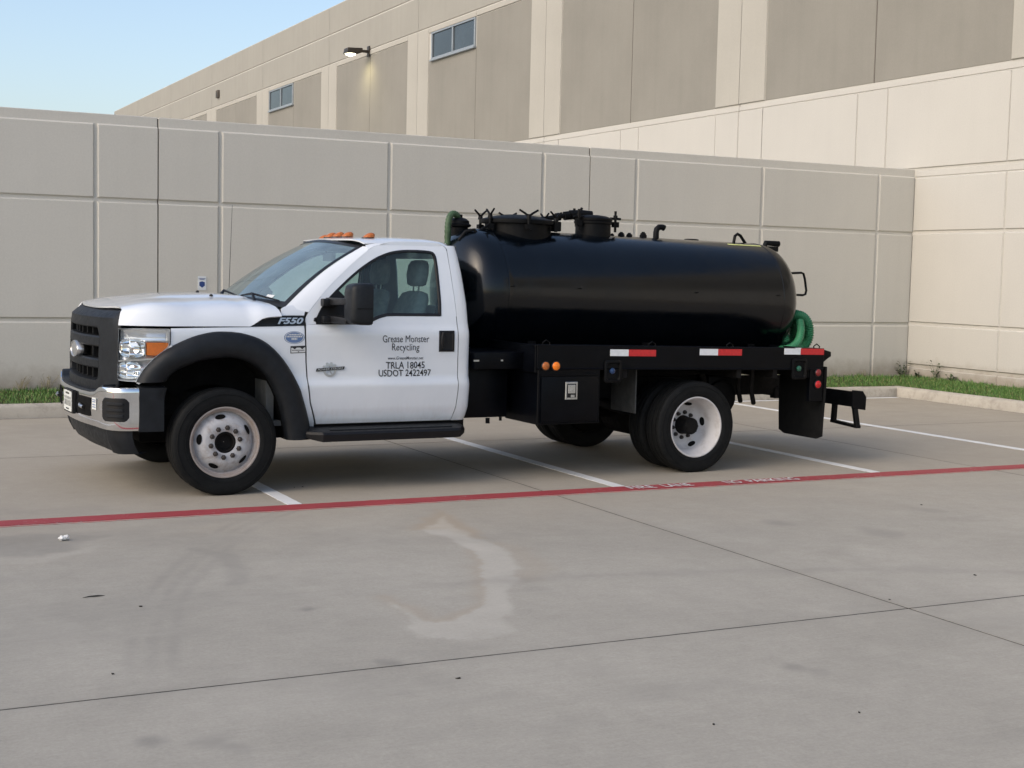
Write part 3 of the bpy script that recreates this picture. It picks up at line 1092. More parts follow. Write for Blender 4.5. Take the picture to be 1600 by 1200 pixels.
lo.rotation_euler = (0, R(-22), 0)

# ------------------------------------------------------------------ litter on the paving
pp = MB()
for k in range(3):
    q = random.Random(40 + k)
    rows = []
    for i in range(7):
        th = math.pi * i / 6
        rows.append([(math.sin(th) * math.cos(2 * math.pi * j / 9) * q.uniform(.6, 1.2) * 0.05 + k * 0.035, math.sin(th) * math.sin(2 * math.pi * j / 9) * q.uniform(.6, 1.2) * 0.035 + k * 0.01, 0.028 + 0.026 * math.cos(th) * q.uniform(.7, 1.1)) for j in range(9)])
    pp.loft(rows, closed=True)
o = pp.xf(lambda x, y, z: (x + 0.012 * noise.noise((x * 60, y * 60, z * 60)), y + 0.012 * noise.noise((x * 60 + 9, y * 60, z * 60)), max(0.001, z + 0.016 * noise.noise((x * 50, y * 50 + 4, z * 50))))).build('crumpled_paper', 'paper', sharp=5, merge=1e-6)
o.location = (1.35, 8.91, 0.0)
o.scale = (0.42, 0.5, 0.6)
tag(o, 'crumpled white paper lying on concrete below the red line', 'litter')
tw = MB().tube([(-0.09, -0.01, 0.006), (-0.03, 0.0, 0.010), (0.03, 0.004, 0.009), (0.09, 0.012, 0.005)], [0.002, 0.006, 0.007, 0.002], 6).build('twig', 'debris')
tw.location = (1.27, 7.33, 0)
tw.scale = (0.62, 0.62, 0.62)
tag(tw, 'thin dark twig on the concrete at far left', 'twig')
bits = [(1.45, 7.04, 'dark leaf scrap right of the thin twig'), (1.10, 5.90, 'dark leaf scrap above the front joint at far left'), (2.42, 5.30, 'dark leaf scrap just in front of the long joint, centre'), (3.71, 4.27, 'rightmost dark speck in the front paving slab'), (3.08, 4.37, 'lowest dark speck of the front slab, right of centre'), (7.64, 8.19, 'dark speck on paving below the red line at far right'), (6.11, 6.08, 'curled dark leaf right of where the joints cross'), (5.19, 5.77, 'dark leaf scrap beside the crossing of the joints'), (3.35, 10.50, 'left of two dark scraps between front wheel and red line'), (3.42, 10.51, 'right of two dark scraps between front wheel and red line')]
for k, (x, y, lab) in enumerate(bits):
    q = random.Random(k)
    s = 0.006 + 0.005 * q.random()
    v = [(math.cos(a) * s * q.uniform(.5, 1.3), math.sin(a) * s * 0.6 * q.uniform(.5, 1.3), 0.002 + 0.004 * q.random()) for a in np.linspace(0, 5.5, 7)]
    mb = MB().add(v + [(p[0], p[1], 0.0) for p in v], [tuple(range(7))] + [(i, (i + 1) % 7, (i + 1) % 7 + 7, i + 7) for i in range(7)])
    o = mb.build('leaf_scrap', 'debris', sharp=10)
    o.location = (x, y, 0.001)
    o.rotation_euler = (0, 0, q.uniform(0, 6))
    tag(o, lab, 'leaf', 'leaf scraps on the paving')

# ================================================================== THE TRUCK
# own frame: x from the front axle towards the rear, -y is the side seen, z up
truck = empty('tank_truck', (2.724, 11.348, 0), 0.0196)
tag(truck, 'white regular-cab truck carrying a long black cylindrical vacuum tank', 'truck')

SIDE = [(0.44, 0.90), (0.50, 0.955), (0.54, 0.975), (0.62, 0.995), (0.74, 1.008), (0.805, 1.014), (0.828, 1.010), (0.846, 0.996), (0.87, 0.990), (1.00, 0.986), (1.12, 0.988),
        (1.20, 0.988), (1.235, 0.984), (1.262, 0.972), (1.285, 0.962), (1.32, 0.956), (1.36, 0.948), (1.47, 0.926), (1.60, 0.888), (1.72, 0.850), (1.87, 0.798), (1.94, 0.765)]


def S(x, z):
    s = interp(z, SIDE)
    if x < -0.34:
        s -= 0.15 * ((-0.34 - x) / 0.42) ** 1.8
    if x > 1.955:
        s -= 0.10 * ((x - 1.955) / 0.12) ** 2.4
    return s


def sd(side, x, z, off=0.0):
    """point on the body side; side -1 near, +1 far; off outwards"""
    return (x, side * (S(x, z) + off), z)


def par(mb, name, mat, parent=None, **kw):
    return mb.build(name, mat, parent or truck, **kw)


FRONT_X = [(0.44, 0.775), (0.524, 0.736), (0.677, 0.685), (0.826, 0.663), (1.0, 0.652), (1.22, 0.646), (1.343, 0.657)]
REAR_X = [(0.44, 1.88), (0.516, 1.904), (0.62, 1.930), (0.752, 1.941), (1.065, 1.945), (1.324, 1.942), (1.634, 1.926), (1.92, 1.915)]
ARC_OUT = catmull([(-0.640, 0.855), (-0.575, 0.965), (-0.45, 1.085), (-0.263, 1.180), (-0.12, 1.220), (0.0, 1.230), (0.16, 1.213), (0.321, 1.150), (0.46, 1.020), (0.577, 0.834), (0.640, 0.66), (0.676, 0.52), (0.692, 0.40)], 6)
ARC_IN = catmull([(-0.430, 0.860), (-0.365, 0.935), (-0.22, 1.003), (-0.08, 1.030), (0.06, 1.034), (0.20, 0.995), (0.33, 0.89), (0.415, 0.74), (0.455, 0.60), (0.478, 0.48), (0.488, 0.40)], 7)
NA = 61
AO, AI = resample(ARC_OUT, NA), resample(ARC_IN, NA)

# door opening outlines (x, z)
DOOR_TOP = catmull([(0.652, 1.283), (0.655, 1.343), (0.762, 1.475), (0.902, 1.616), (1.118, 1.796), (1.25, 1.885), (1.36, 1.925), (1.50, 1.940), (1.74, 1.942), (1.86, 1.935), (1.908, 1.905), (1.918, 1.80), (1.926, 1.634), (1.936, 1.45), (1.942, 1.352)], 5)
WIN = catmull([(0.735, 1.286), (0.745, 1.345), (0.822, 1.460), (0.955, 1.585), (1.115, 1.712), (1.26, 1.802), (1.37, 1.850), (1.48, 1.876), (1.62, 1.884), (1.75, 1.880), (1.80, 1.862), (1.815, 1.80), (1.815, 1.63), (1.812, 1.46), (1.806, 1.352)], 5)


def zbelt(x):
    return interp(x, [(0.6, 1.283), (1.13, 1.284), (1.19, 1.300), (1.26, 1.332), (1.33, 1.350), (1.40, 1.352), (2.0, 1.352)])


def make_door(side):
    d = empty('door')
    d.parent = truck
    gap = 0.004
    mb = MB()
    rows = []
    zs = [0.508, 0.515] + list(np.linspace(0.53, 1.35, 44))
    nu = 41
    for w in range(len(zs)):
        row = []
        for u in range(nu):
            t = u / (nu - 1)
            x_guess = 0.65 + 1.29 * t
            zt = zbelt(x_guess)
            z = 0.508 + (zs[w] - 0.508) / (1.35 - 0.508) * (zt - 0.508)
            x = (interp(z, FRONT_X) + gap) * (1 - t) + (interp(z, REAR_X) - gap) * t
            p = sd(side, x, z)
            row.append(p)
        rows.append(row)
    mb.loft(rows, flip=side > 0)
    # window frame
    out = resample(DOOR_TOP, 81)
    inn = resample(WIN, 81)
    rr = []
    for k in range(5):
        t = k / 4
        rr.append([sd(side, o_[0] * (1 - t) + i_[0] * t + (gap if (o_[0] < 0.8 and t == 0) else 0), o_[1] * (1 - t) + i_[1] * t, 0.0) for o_, i_ in zip(out, inn)])
    mb.loft(rr, flip=side < 0)
    par(mb, 'door_skin', 'white_paint', d, sharp=38, recalc=False, merge=1e-4, solid=-0.018)
    # rubber seal round the glass
    win_loop = inn + [(1.60, 1.352), (1.40, 1.352), (1.33, 1.350), (1.26, 1.332), (1.19, 1.300), (1.13, 1.284), (0.95, 1.284)]
    wl = resample(win_loop + [win_loop[0]], 140)[:-1]
    cx, cz = 1.36, 1.58
    sm = MB()
    rings = []
    for off, ins in ((0.002, 0.0), (0.005, 0.006), (0.002, 0.018), (-0.012, 0.024)):
        ring = []
        for i, (x, z) in enumerate(wl):
            xa, za = wl[i - 1]
            xb, zb = wl[(i + 1) % len(wl)]
            tx, tz = xb - xa, zb - za
            l_ = math.hypot(tx, tz) or 1
            nx, nz = tz / l_, -tx / l_
            if nx * (cx - x) + nz * (cz - z) < 0 and not (x < 1.35 and z < 1.36):
                nx, nz = -nx, -nz
            if x < 1.35 and z < 1.36 and nz < 0 and z < 1.345:
                nx, nz = -nx, -nz
            ring.append(sd(side, x + nx * ins, z + nz * ins, off))
        rings.append(ring)
    sm.loft(rings, closed=True)
    par(sm, 'window_seal', 'seal', d, sharp=50)
    # glass: grid clipped by the opening (rows between left and right outline)
    gl = MB()
    lx = [p for p in inn]
    left = [(z, x) for x, z in lx if x < 1.60 and z < 1.885]
    left.sort()
    right = [(z, x) for x, z in lx if x > 1.60]
    right.sort()
    rws = []
    for z in np.linspace(1.290, 1.880, 30):
        xl = float(np.interp(z, [a for a, _ in left], [b_ for _, b_ in left])) + 0.006
        xr = float(np.interp(z, [a for a, _ in right], [b_ for _, b_ in right])) - 0.006
        if z < 1.352:
            xr = float(np.interp(z, [1.284, 1.300, 1.332, 1.350, 1.352], [1.13, 1.19, 1.26, 1.33, 1.40]))
        rws.append([sd(side, xl + (xr - xl) * k / 16, z, -0.010) for k in range(17)])
    gl.loft(rws, flip=side > 0)
    par(gl, 'window_glass', 'glass_side', d, recalc=False)
    # handle
    hb = MB()
    y = side * S(1.84, 1.15)
    hx0, hx1, hz0, hz1 = 1.772, 1.908, 1.068, 1.238
    hb.loft([[sd(side, *q, o_) for q in resample([(hx0 + i, hz0 + i * 1.0), (hx1 - i, hz0 + i), (hx1 - i, hz1 - i), (hx0 + i, hz1 - i), (hx0 + i, hz0 + i)], 33)[:-1]] for i, o_ in ((0, -0.004), (0.0, 0.006), (0.006, 0.010), (0.016, 0.010), (0.020, 0.004), (0.024, 0.0035), (0.066, 0.0035))], closed=True)
    hb.add([sd(side, hx0 + 0.021, hz0 + 0.021, 0.003), sd(side, hx1 - 0.021, hz0 + 0.021, 0.003), sd(side, hx1 - 0.021, hz1 - 0.021, 0.003), sd(side, hx0 + 0.021, hz1 - 0.021, 0.003)], [(0, 1, 2, 3)])
    pts = [sd(side, x, z, 0.012) for x, z in ((1.800, 1.095), (1.795, 1.14), (1.797, 1.19), (1.806, 1.225))]
    hb.tube(pts, [0.012, 0.014, 0.014, 0.010], 8)
    par(hb, 'handle', 'dark_plastic', d, sharp=50)
    return d


near_door = make_door(-1)
make_door(1)


def make_fender(side):
    f = empty('front_fender')
    f.parent = truck
    g = 0.004
    outline = [(-0.640, 0.862), (-0.55, 0.958), (-0.395, 1.135), (-0.392, 1.252), (-0.2, 1.256), (0.10, 1.262), (0.30, 1.266), (0.642 - g, 1.274), (0.640 - g, 1.22), (0.648 - g, 1.0), (0.659 - g, 0.826), (0.681 - g, 0.677), (0.728 - g, 0.53), (0.742 - g, 0.42)]
    # match the outline to the arch: key fractions keep the corners
    keys = [0, 6, 12, 20, 26, 32, 36, 42, 44, 48, 51, 54, 57, 60]
    out = []
    for (a, b_), (p, q) in zip(zip(keys[:-1], keys[1:]), zip(outline[:-1], outline[1:])):
        for k in range(b_ - a):
            t = k / (b_ - a)
            out.append((p[0] + (q[0] - p[0]) * t, p[1] + (q[1] - p[1]) * t))
    out.append(outline[-1])
    rows = []
    for k in range(9):
        t = k / 8
        rows.append([sd(side, a[0] * (1 - t) + o_[0] * t, a[1] * (1 - t) + o_[1] * t) for a, o_ in zip(AO, out)])
    par(MB().loft(rows, flip=side < 0), 'fender_skin', 'white_paint', f, recalc=False, solid=-0.012, sharp=50, merge=1e-5)
    # cowl corner above the side vent, in front of the door
    cw = [[(0.462, 1.350), (0.462, 1.404), (0.500, 1.418)], [(0.53, 1.352), (0.54, 1.398), (0.575, 1.432)], [(0.60, 1.352), (0.615, 1.385), (0.645, 1.425)], [(0.643, 1.352), (0.650, 1.375), (0.690, 1.430)]]
    par(MB().loft([[sd(side, x, z, -0.002 - 0.03 * (j == 2)) for j, (x, z) in enumerate(r_)] for r_ in cw], flip=side > 0), 'cowl_panel', 'white_paint', f, recalc=False, solid=-0.01, sharp=50)
    # black side vent with badge
    vt = [(0.230, 1.270), (0.265, 1.296), (0.305, 1.322), (0.345, 1.335), (0.40, 1.341), (0.50, 1.345), (0.640, 1.349), (0.640, 1.278), (0.45, 1.273)]
    inner = [(0.275, 1.279), (0.29, 1.293), (0.32, 1.311), (0.352, 1.323), (0.40, 1.329), (0.50, 1.333), (0.630, 1.337), (0.630, 1.287), (0.45, 1.283)]
    vb_ = MB().loft([[sd(side, x, z, 0.000) for x, z in vt], [sd(side, x, z, 0.007) for x, z in vt], [sd(side, x * 0.8 + a * 0.2, z * 0.8 + b_ * 0.2, 0.010) for (x, z), (a, b_) in zip(vt, inner)], [sd(side, x, z, 0.008) for x, z in inner], [sd(side, x, z, 0.002) for x, z in inner]], closed=True)
    n0 = len(vb_.v)
    vb_.add([sd(side, x, z, 0.003) for x, z in inner], [tuple(range(9))])
    v = par(vb_, 'side_vent', 'black_plastic', f, sharp=40)
    if side < 0:
        for zz in (1.297, 1.309, 1.321):
            MB().tube([sd(side, 0.31, zz, 0.004), sd(side, 0.62, zz + 0.003, 0.004)], 0.0022, 5).build('vent_rib', 'dark_plastic', f)
        me = text_mesh('badge', 'F550', 0.064, lambda a, b_: Vector(sd(-1, 0.424 + a, 1.289 + b_ + a * 0.01, 0.0115)), 'badge_silver', bold=0.0022, shear=0.35)
        x0 = min(p.co.x for p in me.vertices)
        x1 = max(p.co.x for p in me.vertices)
        for p in me.vertices:
            p.co.x = 0.424 + (p.co.x - x0) / (x1 - x0) * 0.208
        link('badge', me, f)
        # stickers behind the arch
        el = [(0.552 + 0.082 * math.cos(a), 1.184 + 0.048 * math.sin(a)) for a in np.linspace(0, 2 * math.pi, 32, endpoint=False)]
        par(MB().add([sd(side, x, z, 0.0015) for x, z in el], [tuple(range(32))]), 'oval_sticker', 'sticker_blue', f)
        par(MB().loft([[sd(side, 0.552 + (x - 0.552) * s, 1.184 + (z - 1.184) * s, 0.0022) for x, z in el + el[:1]] for s in (0.93, 0.86)]), 'oval_sticker_rim', 'sticker_pale', f)
        for zz, w, h in ((1.202, 0.045, 0.010), (1.186, 0.062, 0.012), (1.166, 0.022, 0.016)):
            mb = MB()
            q = random.Random(int(zz * 1000))
            x = 0.552 - w
            while x < 0.552 + w:
                c = q.uniform(0.005, 0.011)
                mb.add([sd(side, x, zz, 0.0026), sd(side, x + c, zz, 0.0026), sd(side, x + c, zz + h, 0.0026), sd(side, x, zz + h, 0.0026)], [(0, 1, 2, 3)])
                x += c + 0.004
            par(mb, 'sticker_print', 'sticker_pale', f)
        r0 = [(0.522, 1.062), (0.646, 1.066), (0.646, 1.122), (0.522, 1.118)]
        par(MB().add([sd(side, x, z, 0.0015) for x, z in r0], [(0, 1, 2, 3)]), 'plate_sticker', 'lettering', f)
        par(MB().add([sd(side, x, z, 0.0024) for x, z in [(0.528, 1.068), (0.641, 1.071), (0.641, 1.108), (0.528, 1.105)]], [(0, 1, 2, 3)]), 'sticker_field', 'sticker_pale', f)
        mb = MB()
        for tri in ([(0.536, 1.107), (0.574, 1.108), (0.556, 1.093)], [(0.598, 1.108), (0.634, 1.109), (0.616, 1.094)], [(0.578, 1.078), (0.594, 1.078), (0.586, 1.070)]):
            mb.add([sd(side, x, z, 0.003) for x, z in tri], [(0, 1, 2)])
        for x in np.arange(0.536, 0.632, 0.010):
            mb.add([sd(side, x, 1.082, 0.003), sd(side, x + 0.006, 1.082, 0.003), sd(side, x + 0.006, 1.090, 0.003), sd(side, x, 1.090, 0.003)], [(0, 1, 2, 3)])
        par(mb, 'sticker_print', 'lettering', f)
    return f


make_fender(-1)
make_fender(1)


def make_flare(side):
    rows = []
    prof = [(0.0, 0.001), (0.0, 0.016), (0.05, 0.040), (0.14, 0.062), (0.30, 0.080), (0.55, 0.088), (0.80, 0.080), (0.94, 0.060), (1.0, 0.036), (1.0, -0.06)]
    for t, off in prof:
        rows.append([(a[0] * (1 - t) + b_[0] * t, side * (interp(a[1] * (1 - t) + b_[1] * t, [(0.4, 0.985), (0.8, 0.99), (1.3, 0.99)]) - (0.05 if a[0] < -0.45 else 0.0) * min(1.0, (-0.45 - a[0]) / 0.2 if a[0] < -0.45 else 0) + off), a[1] * (1 - t) + b_[1] * t) for a, b_ in zip(AO, AI)])
    par(MB().loft(rows), 'wheel_arch_flare', 'black_plastic', sharp=60)
    # liner
    rows = [[(x, side * y, z) for x, z in AI] for y in (0.96, 0.62)]
    rows.append([(x * 0.6, side * 0.615, 0.45 + (z - 0.45) * 0.6) for x, z in AI])
    par(MB().loft(rows), 'wheel_well', 'liner')


make_flare(-1)
make_flare(1)

# ------------------------------------------------------------------ hood
ZC = [(-0.86, 1.355), (-0.80, 1.385), (-0.72, 1.410), (-0.65, 1.427), (-0.5, 1.459), (-0.28, 1.488), (0.1, 1.502), (0.30, 1.492), (0.48, 1.466)]


def hood_z(x, t):
    """t 0 at the centre line, 1 at the side edge"""
    zc = interp(x, ZC)
    ze = 1.268 if x < 0.22 else interp(x, [(0.22, 1.272), (0.30, 1.326), (0.345, 1.339), (0.5, 1.350)])
    dome = interp(t, [(0, 1.0), (0.30, 0.99), (0.40, 0.955), (0.46, 0.885), (0.55, 0.85), (0.70, 0.79), (0.82, 0.70), (0.90, 0.57), (0.955, 0.38), (0.985, 0.18), (1.0, 0.0)])
    flat = interp(t, [(0, 1.0), (0.40, 0.985), (0.70, 0.95), (0.86, 0.90), (0.92, 0.83), (0.955, 0.66), (0.98, 0.38), (0.993, 0.15), (1.0, 0.0)])
    k = max(0.0, min(1.0, (-0.15 - x) / 0.45))
    k = k * k * (3 - 2 * k)
    return ze + (zc - ze) * (dome * (1 - k) + flat * k)


def hood_half(x):
    return S(x, 1.262) + 0.006


mb = MB()
rows = []
ts = [0, .1, .2, .3, .36, .4, .43, .46, .5, .55, .62, .7, .76, .82, .86, .9, .93, .955, .97, .985, .995, 1.0]
tt = [-t for t in ts[::-1]] + ts[1:]
for w in np.linspace(0, 1, 40):
    row = []
    for t in tt:
        xf0 = interp(abs(t), [(0, -0.792), (0.3, -0.784), (0.5, -0.765), (0.7, -0.730), (0.82, -0.708), (0.93, -0.712), (1.0, -0.745)])
        xr0 = 0.30 + 0.155 * abs(t) ** 1.5
        x = xf0 + (xr0 - xf0) * w
        row.append((x, t * hood_half(x), hood_z(x, abs(t))))
    rows.append(row)
mb.loft(rows)
hood = par(mb, 'hood', 'white_paint', sharp=60, solid=0.012)
for hx, hy in ((0.06, -0.42), (0.10, 0.14)):
    z = hood_z(hx, abs(hy) / 0.99)
    par(MB().lathe([(0.0, 0.014), (0.010, 0.012), (0.016, 0.0), (0.016, -0.01)], (hx, hy, z), 'z', 10), 'washer_jet', 'dark_plastic', hood)
# cowl screen between hood and windscreen
rows = []
for t in np.linspace(-1, 1, 21):
    rows.append([(0.27 + 0.16 * abs(t) ** 1.5, t * 0.93, hood_z(0.40, abs(t)) - 0.035), (0.36 + 0.19 * abs(t) ** 1.6, t * 0.93, 1.455 - 0.055 * abs(t) ** 2), (0.50 + 0.08 * t * t, t * 0.90, 1.452 - 0.06 * abs(t) ** 2)])
par(MB().loft(rows), 'cowl_screen', 'dark_plastic')

# ------------------------------------------------------------------ windscreen, roof, cab shell


def ws_pt(t, w):
    """t -1..1 across, w 0 bottom..1 top"""
    b_ = Vector((0.300 + 0.205 * abs(t) ** 3.2, t * 0.895, 1.440 - 0.030 * t * t))
    p = Vector((1.100 + 0.110 * abs(t) ** 3.0, t * 0.715, 1.955 - 0.052 * t * t))
    q = b_.lerp(p, w)
    bow = 0.035 * math.sin(math.pi * w)
    return q + Vector((-0.55, 0, 0.83)) * bow


def ws_rows(t0, t1, w0, w1, nt, nw, off=0.0):
    o_ = Vector((-0.55, 0, 0.83)) * off
    return [[tuple(ws_pt(t, w) + o_) for t in np.linspace(t0, t1, nt)] for w in np.linspace(w0, w1, nw)]


par(MB().loft(ws_rows(-0.985, 0.985, 0.0, 1.0, 25, 17)), 'windscreen', 'glass_front', sharp=80)
# black printed border of the screen
mb = MB()
mb.loft(ws_rows(-1.0, -0.955, 0.0, 1.0, 3, 17, 0.003))
mb.loft(ws_rows(0.955, 1.0, 0.0, 1.0, 3, 17, 0.003))
mb.loft(ws_rows(-0.955, 0.955, 0.0, 0.07, 25, 3, 0.003))
mb.loft(ws_rows(-0.955, 0.955, 0.955, 1.0, 25, 3, 0.003))
par(mb, 'screen_border', 'seal', merge=1e-4)
par(MB().loft([[tuple(ws_pt(t, w) + Vector((-0.55, 0, 0.83)) * 0.004) for t in (-0.80, -0.71)] for w in (0.085, 0.13)]), 'inspection_sticker', 'sticker_pale')
for s, ty in ((-1, -0.62), (1, 0.10)):
    wb = MB()
    p0 = ws_pt(ty - 0.16, -0.06) + Vector((-0.02, 0, 0.03))
    p1 = ws_pt(ty, 0.05) + Vector((-0.03, 0, 0.05))
    wb.tube([p0, (p0 + p1) / 2 + Vector((0, 0, 0.015)), p1], [0.016, 0.012, 0.008], 8)
    wb.tube([ws_pt(ty - 0.30, 0.055) + Vector((-0.008, 0, 0.014)), p1, ws_pt(ty + 0.30, 0.06) + Vector((-0.008, 0, 0.014))], [0.006, 0.010, 0.006], 6)
    par(wb, 'wiper', 'dark_plastic')

# A pillars
for s in (-1, 1):
    rows = []
    for w in np.linspace(-0.02, 1.0, 20):
        a = ws_pt(s * 1.0, max(w, 0)) + (Vector((-0.02, 0, -0.01)) if w < 0 else Vector((0, 0, 0)))
        x = a.x
        zz = a.z
        # outer line: top edge of the door frame
        dx = interp(zz - 0.02, [(p[1], p[0]) for p in DOOR_TOP[:38]])
        b_ = Vector(sd(s, min(dx, 1.27), min(zz - 0.022, 1.925), 0.001))
        m_ = (a + b_) / 2 + Vector((-0.006, s * 0.010, 0.006))
        rows.append([tuple(a), tuple(m_), tuple(b_)])
    par(MB().loft(rows), 'windscreen_pillar', 'white_paint', sharp=60, solid=0.01)

# roof
mb = MB()
rows = []
for w in np.linspace(0, 1, 26):
    row = []
    for t in np.linspace(-1, 1, 31):
        at = abs(t)
        xf0 = 1.100 + 0.110 * abs(t) ** 3.0
        x = xf0 + (2.035 - xf0) * w
        zt = interp(x, [(1.08, 1.957), (1.16, 1.974), (1.3, 1.986), (1.55, 1.995), (1.8, 1.993), (1.92, 1.982), (1.98, 1.966), (2.015, 1.945), (2.04, 1.915)])
        zt -= interp(at, [(0, 0), (0.4, 0.003), (0.7, 0.011), (0.85, 0.022), (0.93, 0.036), (1.0, 0.060)]) * (0.86 + 0.14 * min(1, w * 4))
        row.append((x, t * interp(x, [(1.0, 0.715), (1.25, 0.745), (1.5, 0.762), (1.9, 0.764), (2.04, 0.725)]), zt))
    rows.append(row)
mb.loft(rows)
roof = par(mb, 'roof', 'white_paint', sharp=60, solid=0.01)
# roof rails above the door opening
for s in (-1, 1):
    rows = []
    for x in np.linspace(1.22, 1.93, 24):
        zt = interp(x, [(1.2, 1.906), (1.3, 1.928), (1.55, 1.937), (1.8, 1.935), (1.93, 1.920)])
        rows.append([(x, s * interp(x, [(1.2, 0.742), (1.5, 0.762), (1.93, 0.762)]), zt), (x, s * 0.772, zt - 0.012), sd(s, x, interp(x, [(p[0], p[1]) for p in DOOR_TOP[20:52]]) + 0.004)])
    par(MB().loft(rows), 'roof_rail', 'white_paint', sharp=70, solid=0.008)

# rear corner posts and back wall with window opening
for s in (-1, 1):
    rows = []
    for z in np.linspace(0.505, 1.925, 40):
        xr = interp(z, REAR_X) + 0.004
        back = interp(z, [(0.5, 2.045), (0.6, 2.068), (1.2, 2.070), (1.45, 2.066), (1.7, 2.050), (1.86, 2.032), (1.925, 2.020)])
        row = []
        for k, (fx, dy) in enumerate(((0, 0), (0.35, 0.001), (0.62, 0.006), (0.82, 0.020), (0.94, 0.044), (1.0, 0.085), (1.0, 0.16))):
            x = xr + (back - xr) * fx
            row.append((x, s * (interp(z, SIDE) - dy - 0.001), z))
        row.append((back, s * 0.56, z))
        rows.append(row)
    par(MB().loft(rows), 'cab_rear_post', 'white_paint', sharp=60, solid=0.008)
mb = MB()
for z0, z1 in ((0.505, 1.42), (1.82, 1.95)):
    rows = []
    for z in np.linspace(z0, z1, 12):
        back = interp(z, [(0.5, 2.045), (0.6, 2.068), (1.2, 2.070), (1.45, 2.066), (1.7, 2.050), (1.86, 2.032), (1.95, 2.012)])
        rows.append([(back, y, z) for y in np.linspace(-0.56, 0.56, 9)])
    mb.loft(rows)
par(mb, 'cab_back', 'white_paint', solid=0.01)
par(MB().add([(2.058, -0.56, 1.415), (2.058, 0.56, 1.415), (2.040, 0.56, 1.825), (2.040, -0.56, 1.825)], [(0, 1, 2, 3)]), 'rear_window', 'glass_side')
# dark inner shell so the shut lines read dark, floor and firewall
mb = MB()
for s in (-1, 1):
    mb.loft([[(x, s * (S(x, z) - 0.055), z) for x in np.linspace(0.58, 2.02, 12)] for z in np.linspace(0.52, 1.26, 10)])
    # inside of the rear posts and pillar trim
    mb.loft([[(x, s * (S(1.5, z) - 0.05), z) for x in (1.83, 1.93, 2.03)] for z in np.linspace(1.25, 1.93, 10)])
mb.box(0.40, 2.03, -0.93, 0.93, 0.50, 0.54)
mb.box(0.36, 0.42, -0.90, 0.90, 0.50, 1.40)
par(mb, 'cab_interior', 'interior')
par(MB().loft([[(x, y, 1.925 - 0.05 * (abs(y) / 0.7) ** 3 - 0.03 * (x < 1.25)) for y in np.linspace(-0.70, 0.70, 9)] for x in np.linspace(1.17, 2.0, 8)]), 'headliner', 'headliner')
dbm = MB().prism([(0.42, 1.16), (0.40, 1.38), (0.50, 1.400), (0.80, 1.395), (0.94, 1.36), (0.97, 1.28), (0.92, 1.10), (0.70, 1.02)], 'y', -0.88, 0.88)
par(dbm, 'dashboard', 'interior', bevel=0.02)
sw = MB()
sw.tube([(1.06 + 0.06 * math.sin(a), -0.42 + 0.185 * math.cos(a), 1.28 + 0.165 * math.sin(a)) for a in np.linspace(0, 2 * math.pi, 30)], 0.014, 8, caps=False)
sw.tube([(1.06, -0.60, 1.28), (1.04, -0.42, 1.265), (1.06, -0.24, 1.28)], 0.016, 8)
sw.tube([(1.04, -0.42, 1.27), (0.85, -0.42, 1.20)], 0.03, 8)
par(sw, 'steering_wheel', 'interior')
par(MB().box(1.18, 1.21, -0.10, 0.14, 1.78, 1.85).tube([(1.17, 0.02, 1.85), (1.16, 0.02, 1.90)], 0.008, 6), 'rear_view_mirror', 'interior', bevel=0.01)


def make_seat(y):
    s = empty('seat')
    s.parent = truck

    def pad(prof, w, cr):
        mb_ = MB()
        n = 24
        rows_ = []
        for x, z, d, ww in prof:
            row_ = []
            for k in range(n):
                a = 2 * math.pi * k / n
                ca, sa = math.cos(a), math.sin(a)
                row_.append((x + d * (abs(ca) ** 0.6) * (1 if ca > 0 else -1), y + ww * (abs(sa) ** 0.55) * (1 if sa > 0 else -1), z))
            rows_.append(row_)
        return mb_.loft(rows_, closed=True, capped=True)
    par(pad([(1.62, 0.96, 0.05, .20), (1.63, 1.00, .085, .245), (1.68, 1.15, .085, .25), (1.74, 1.34, .080, .25), (1.785, 1.47, .070, .235), (1.80, 1.525, .055, .20), (1.805, 1.545, .02, .12)], 0, 0), 'backrest', 'seat_fabric', s, sharp=60)
    par(pad([(1.42, 0.82, .24, .22), (1.42, 0.86, .26, .25), (1.42, 0.95, .26, .25), (1.42, 0.99, .23, .22)], 0, 0), 'cushion', 'seat_fabric', s, sharp=60)
    par(pad([(1.815, 1.585, .03, .08), (1.815, 1.60, .055, .115), (1.82, 1.68, .065, .135), (1.83, 1.76, .060, .13), (1.835, 1.795, .045, .105), (1.835, 1.805, .02, .06)], 0, 0), 'headrest', 'seat_fabric', s, sharp=60)
    pb = MB()
    for dy in (-0.055, 0.055):
        pb.tube([(1.805, y + dy, 1.50), (1.815, y + dy, 1.62)], 0.007, 6)
    par(pb, 'headrest_post', 'bright_metal', s)


make_seat(-0.42)
make_seat(0.42)
par(MB().tube([(1.93, -0.74, 1.78), (1.90, -0.70, 1.5), (1.86, -0.66, 1.2), (1.84, -0.66, 1.0)], 0.018, 6), 'seat_belt', 'interior')

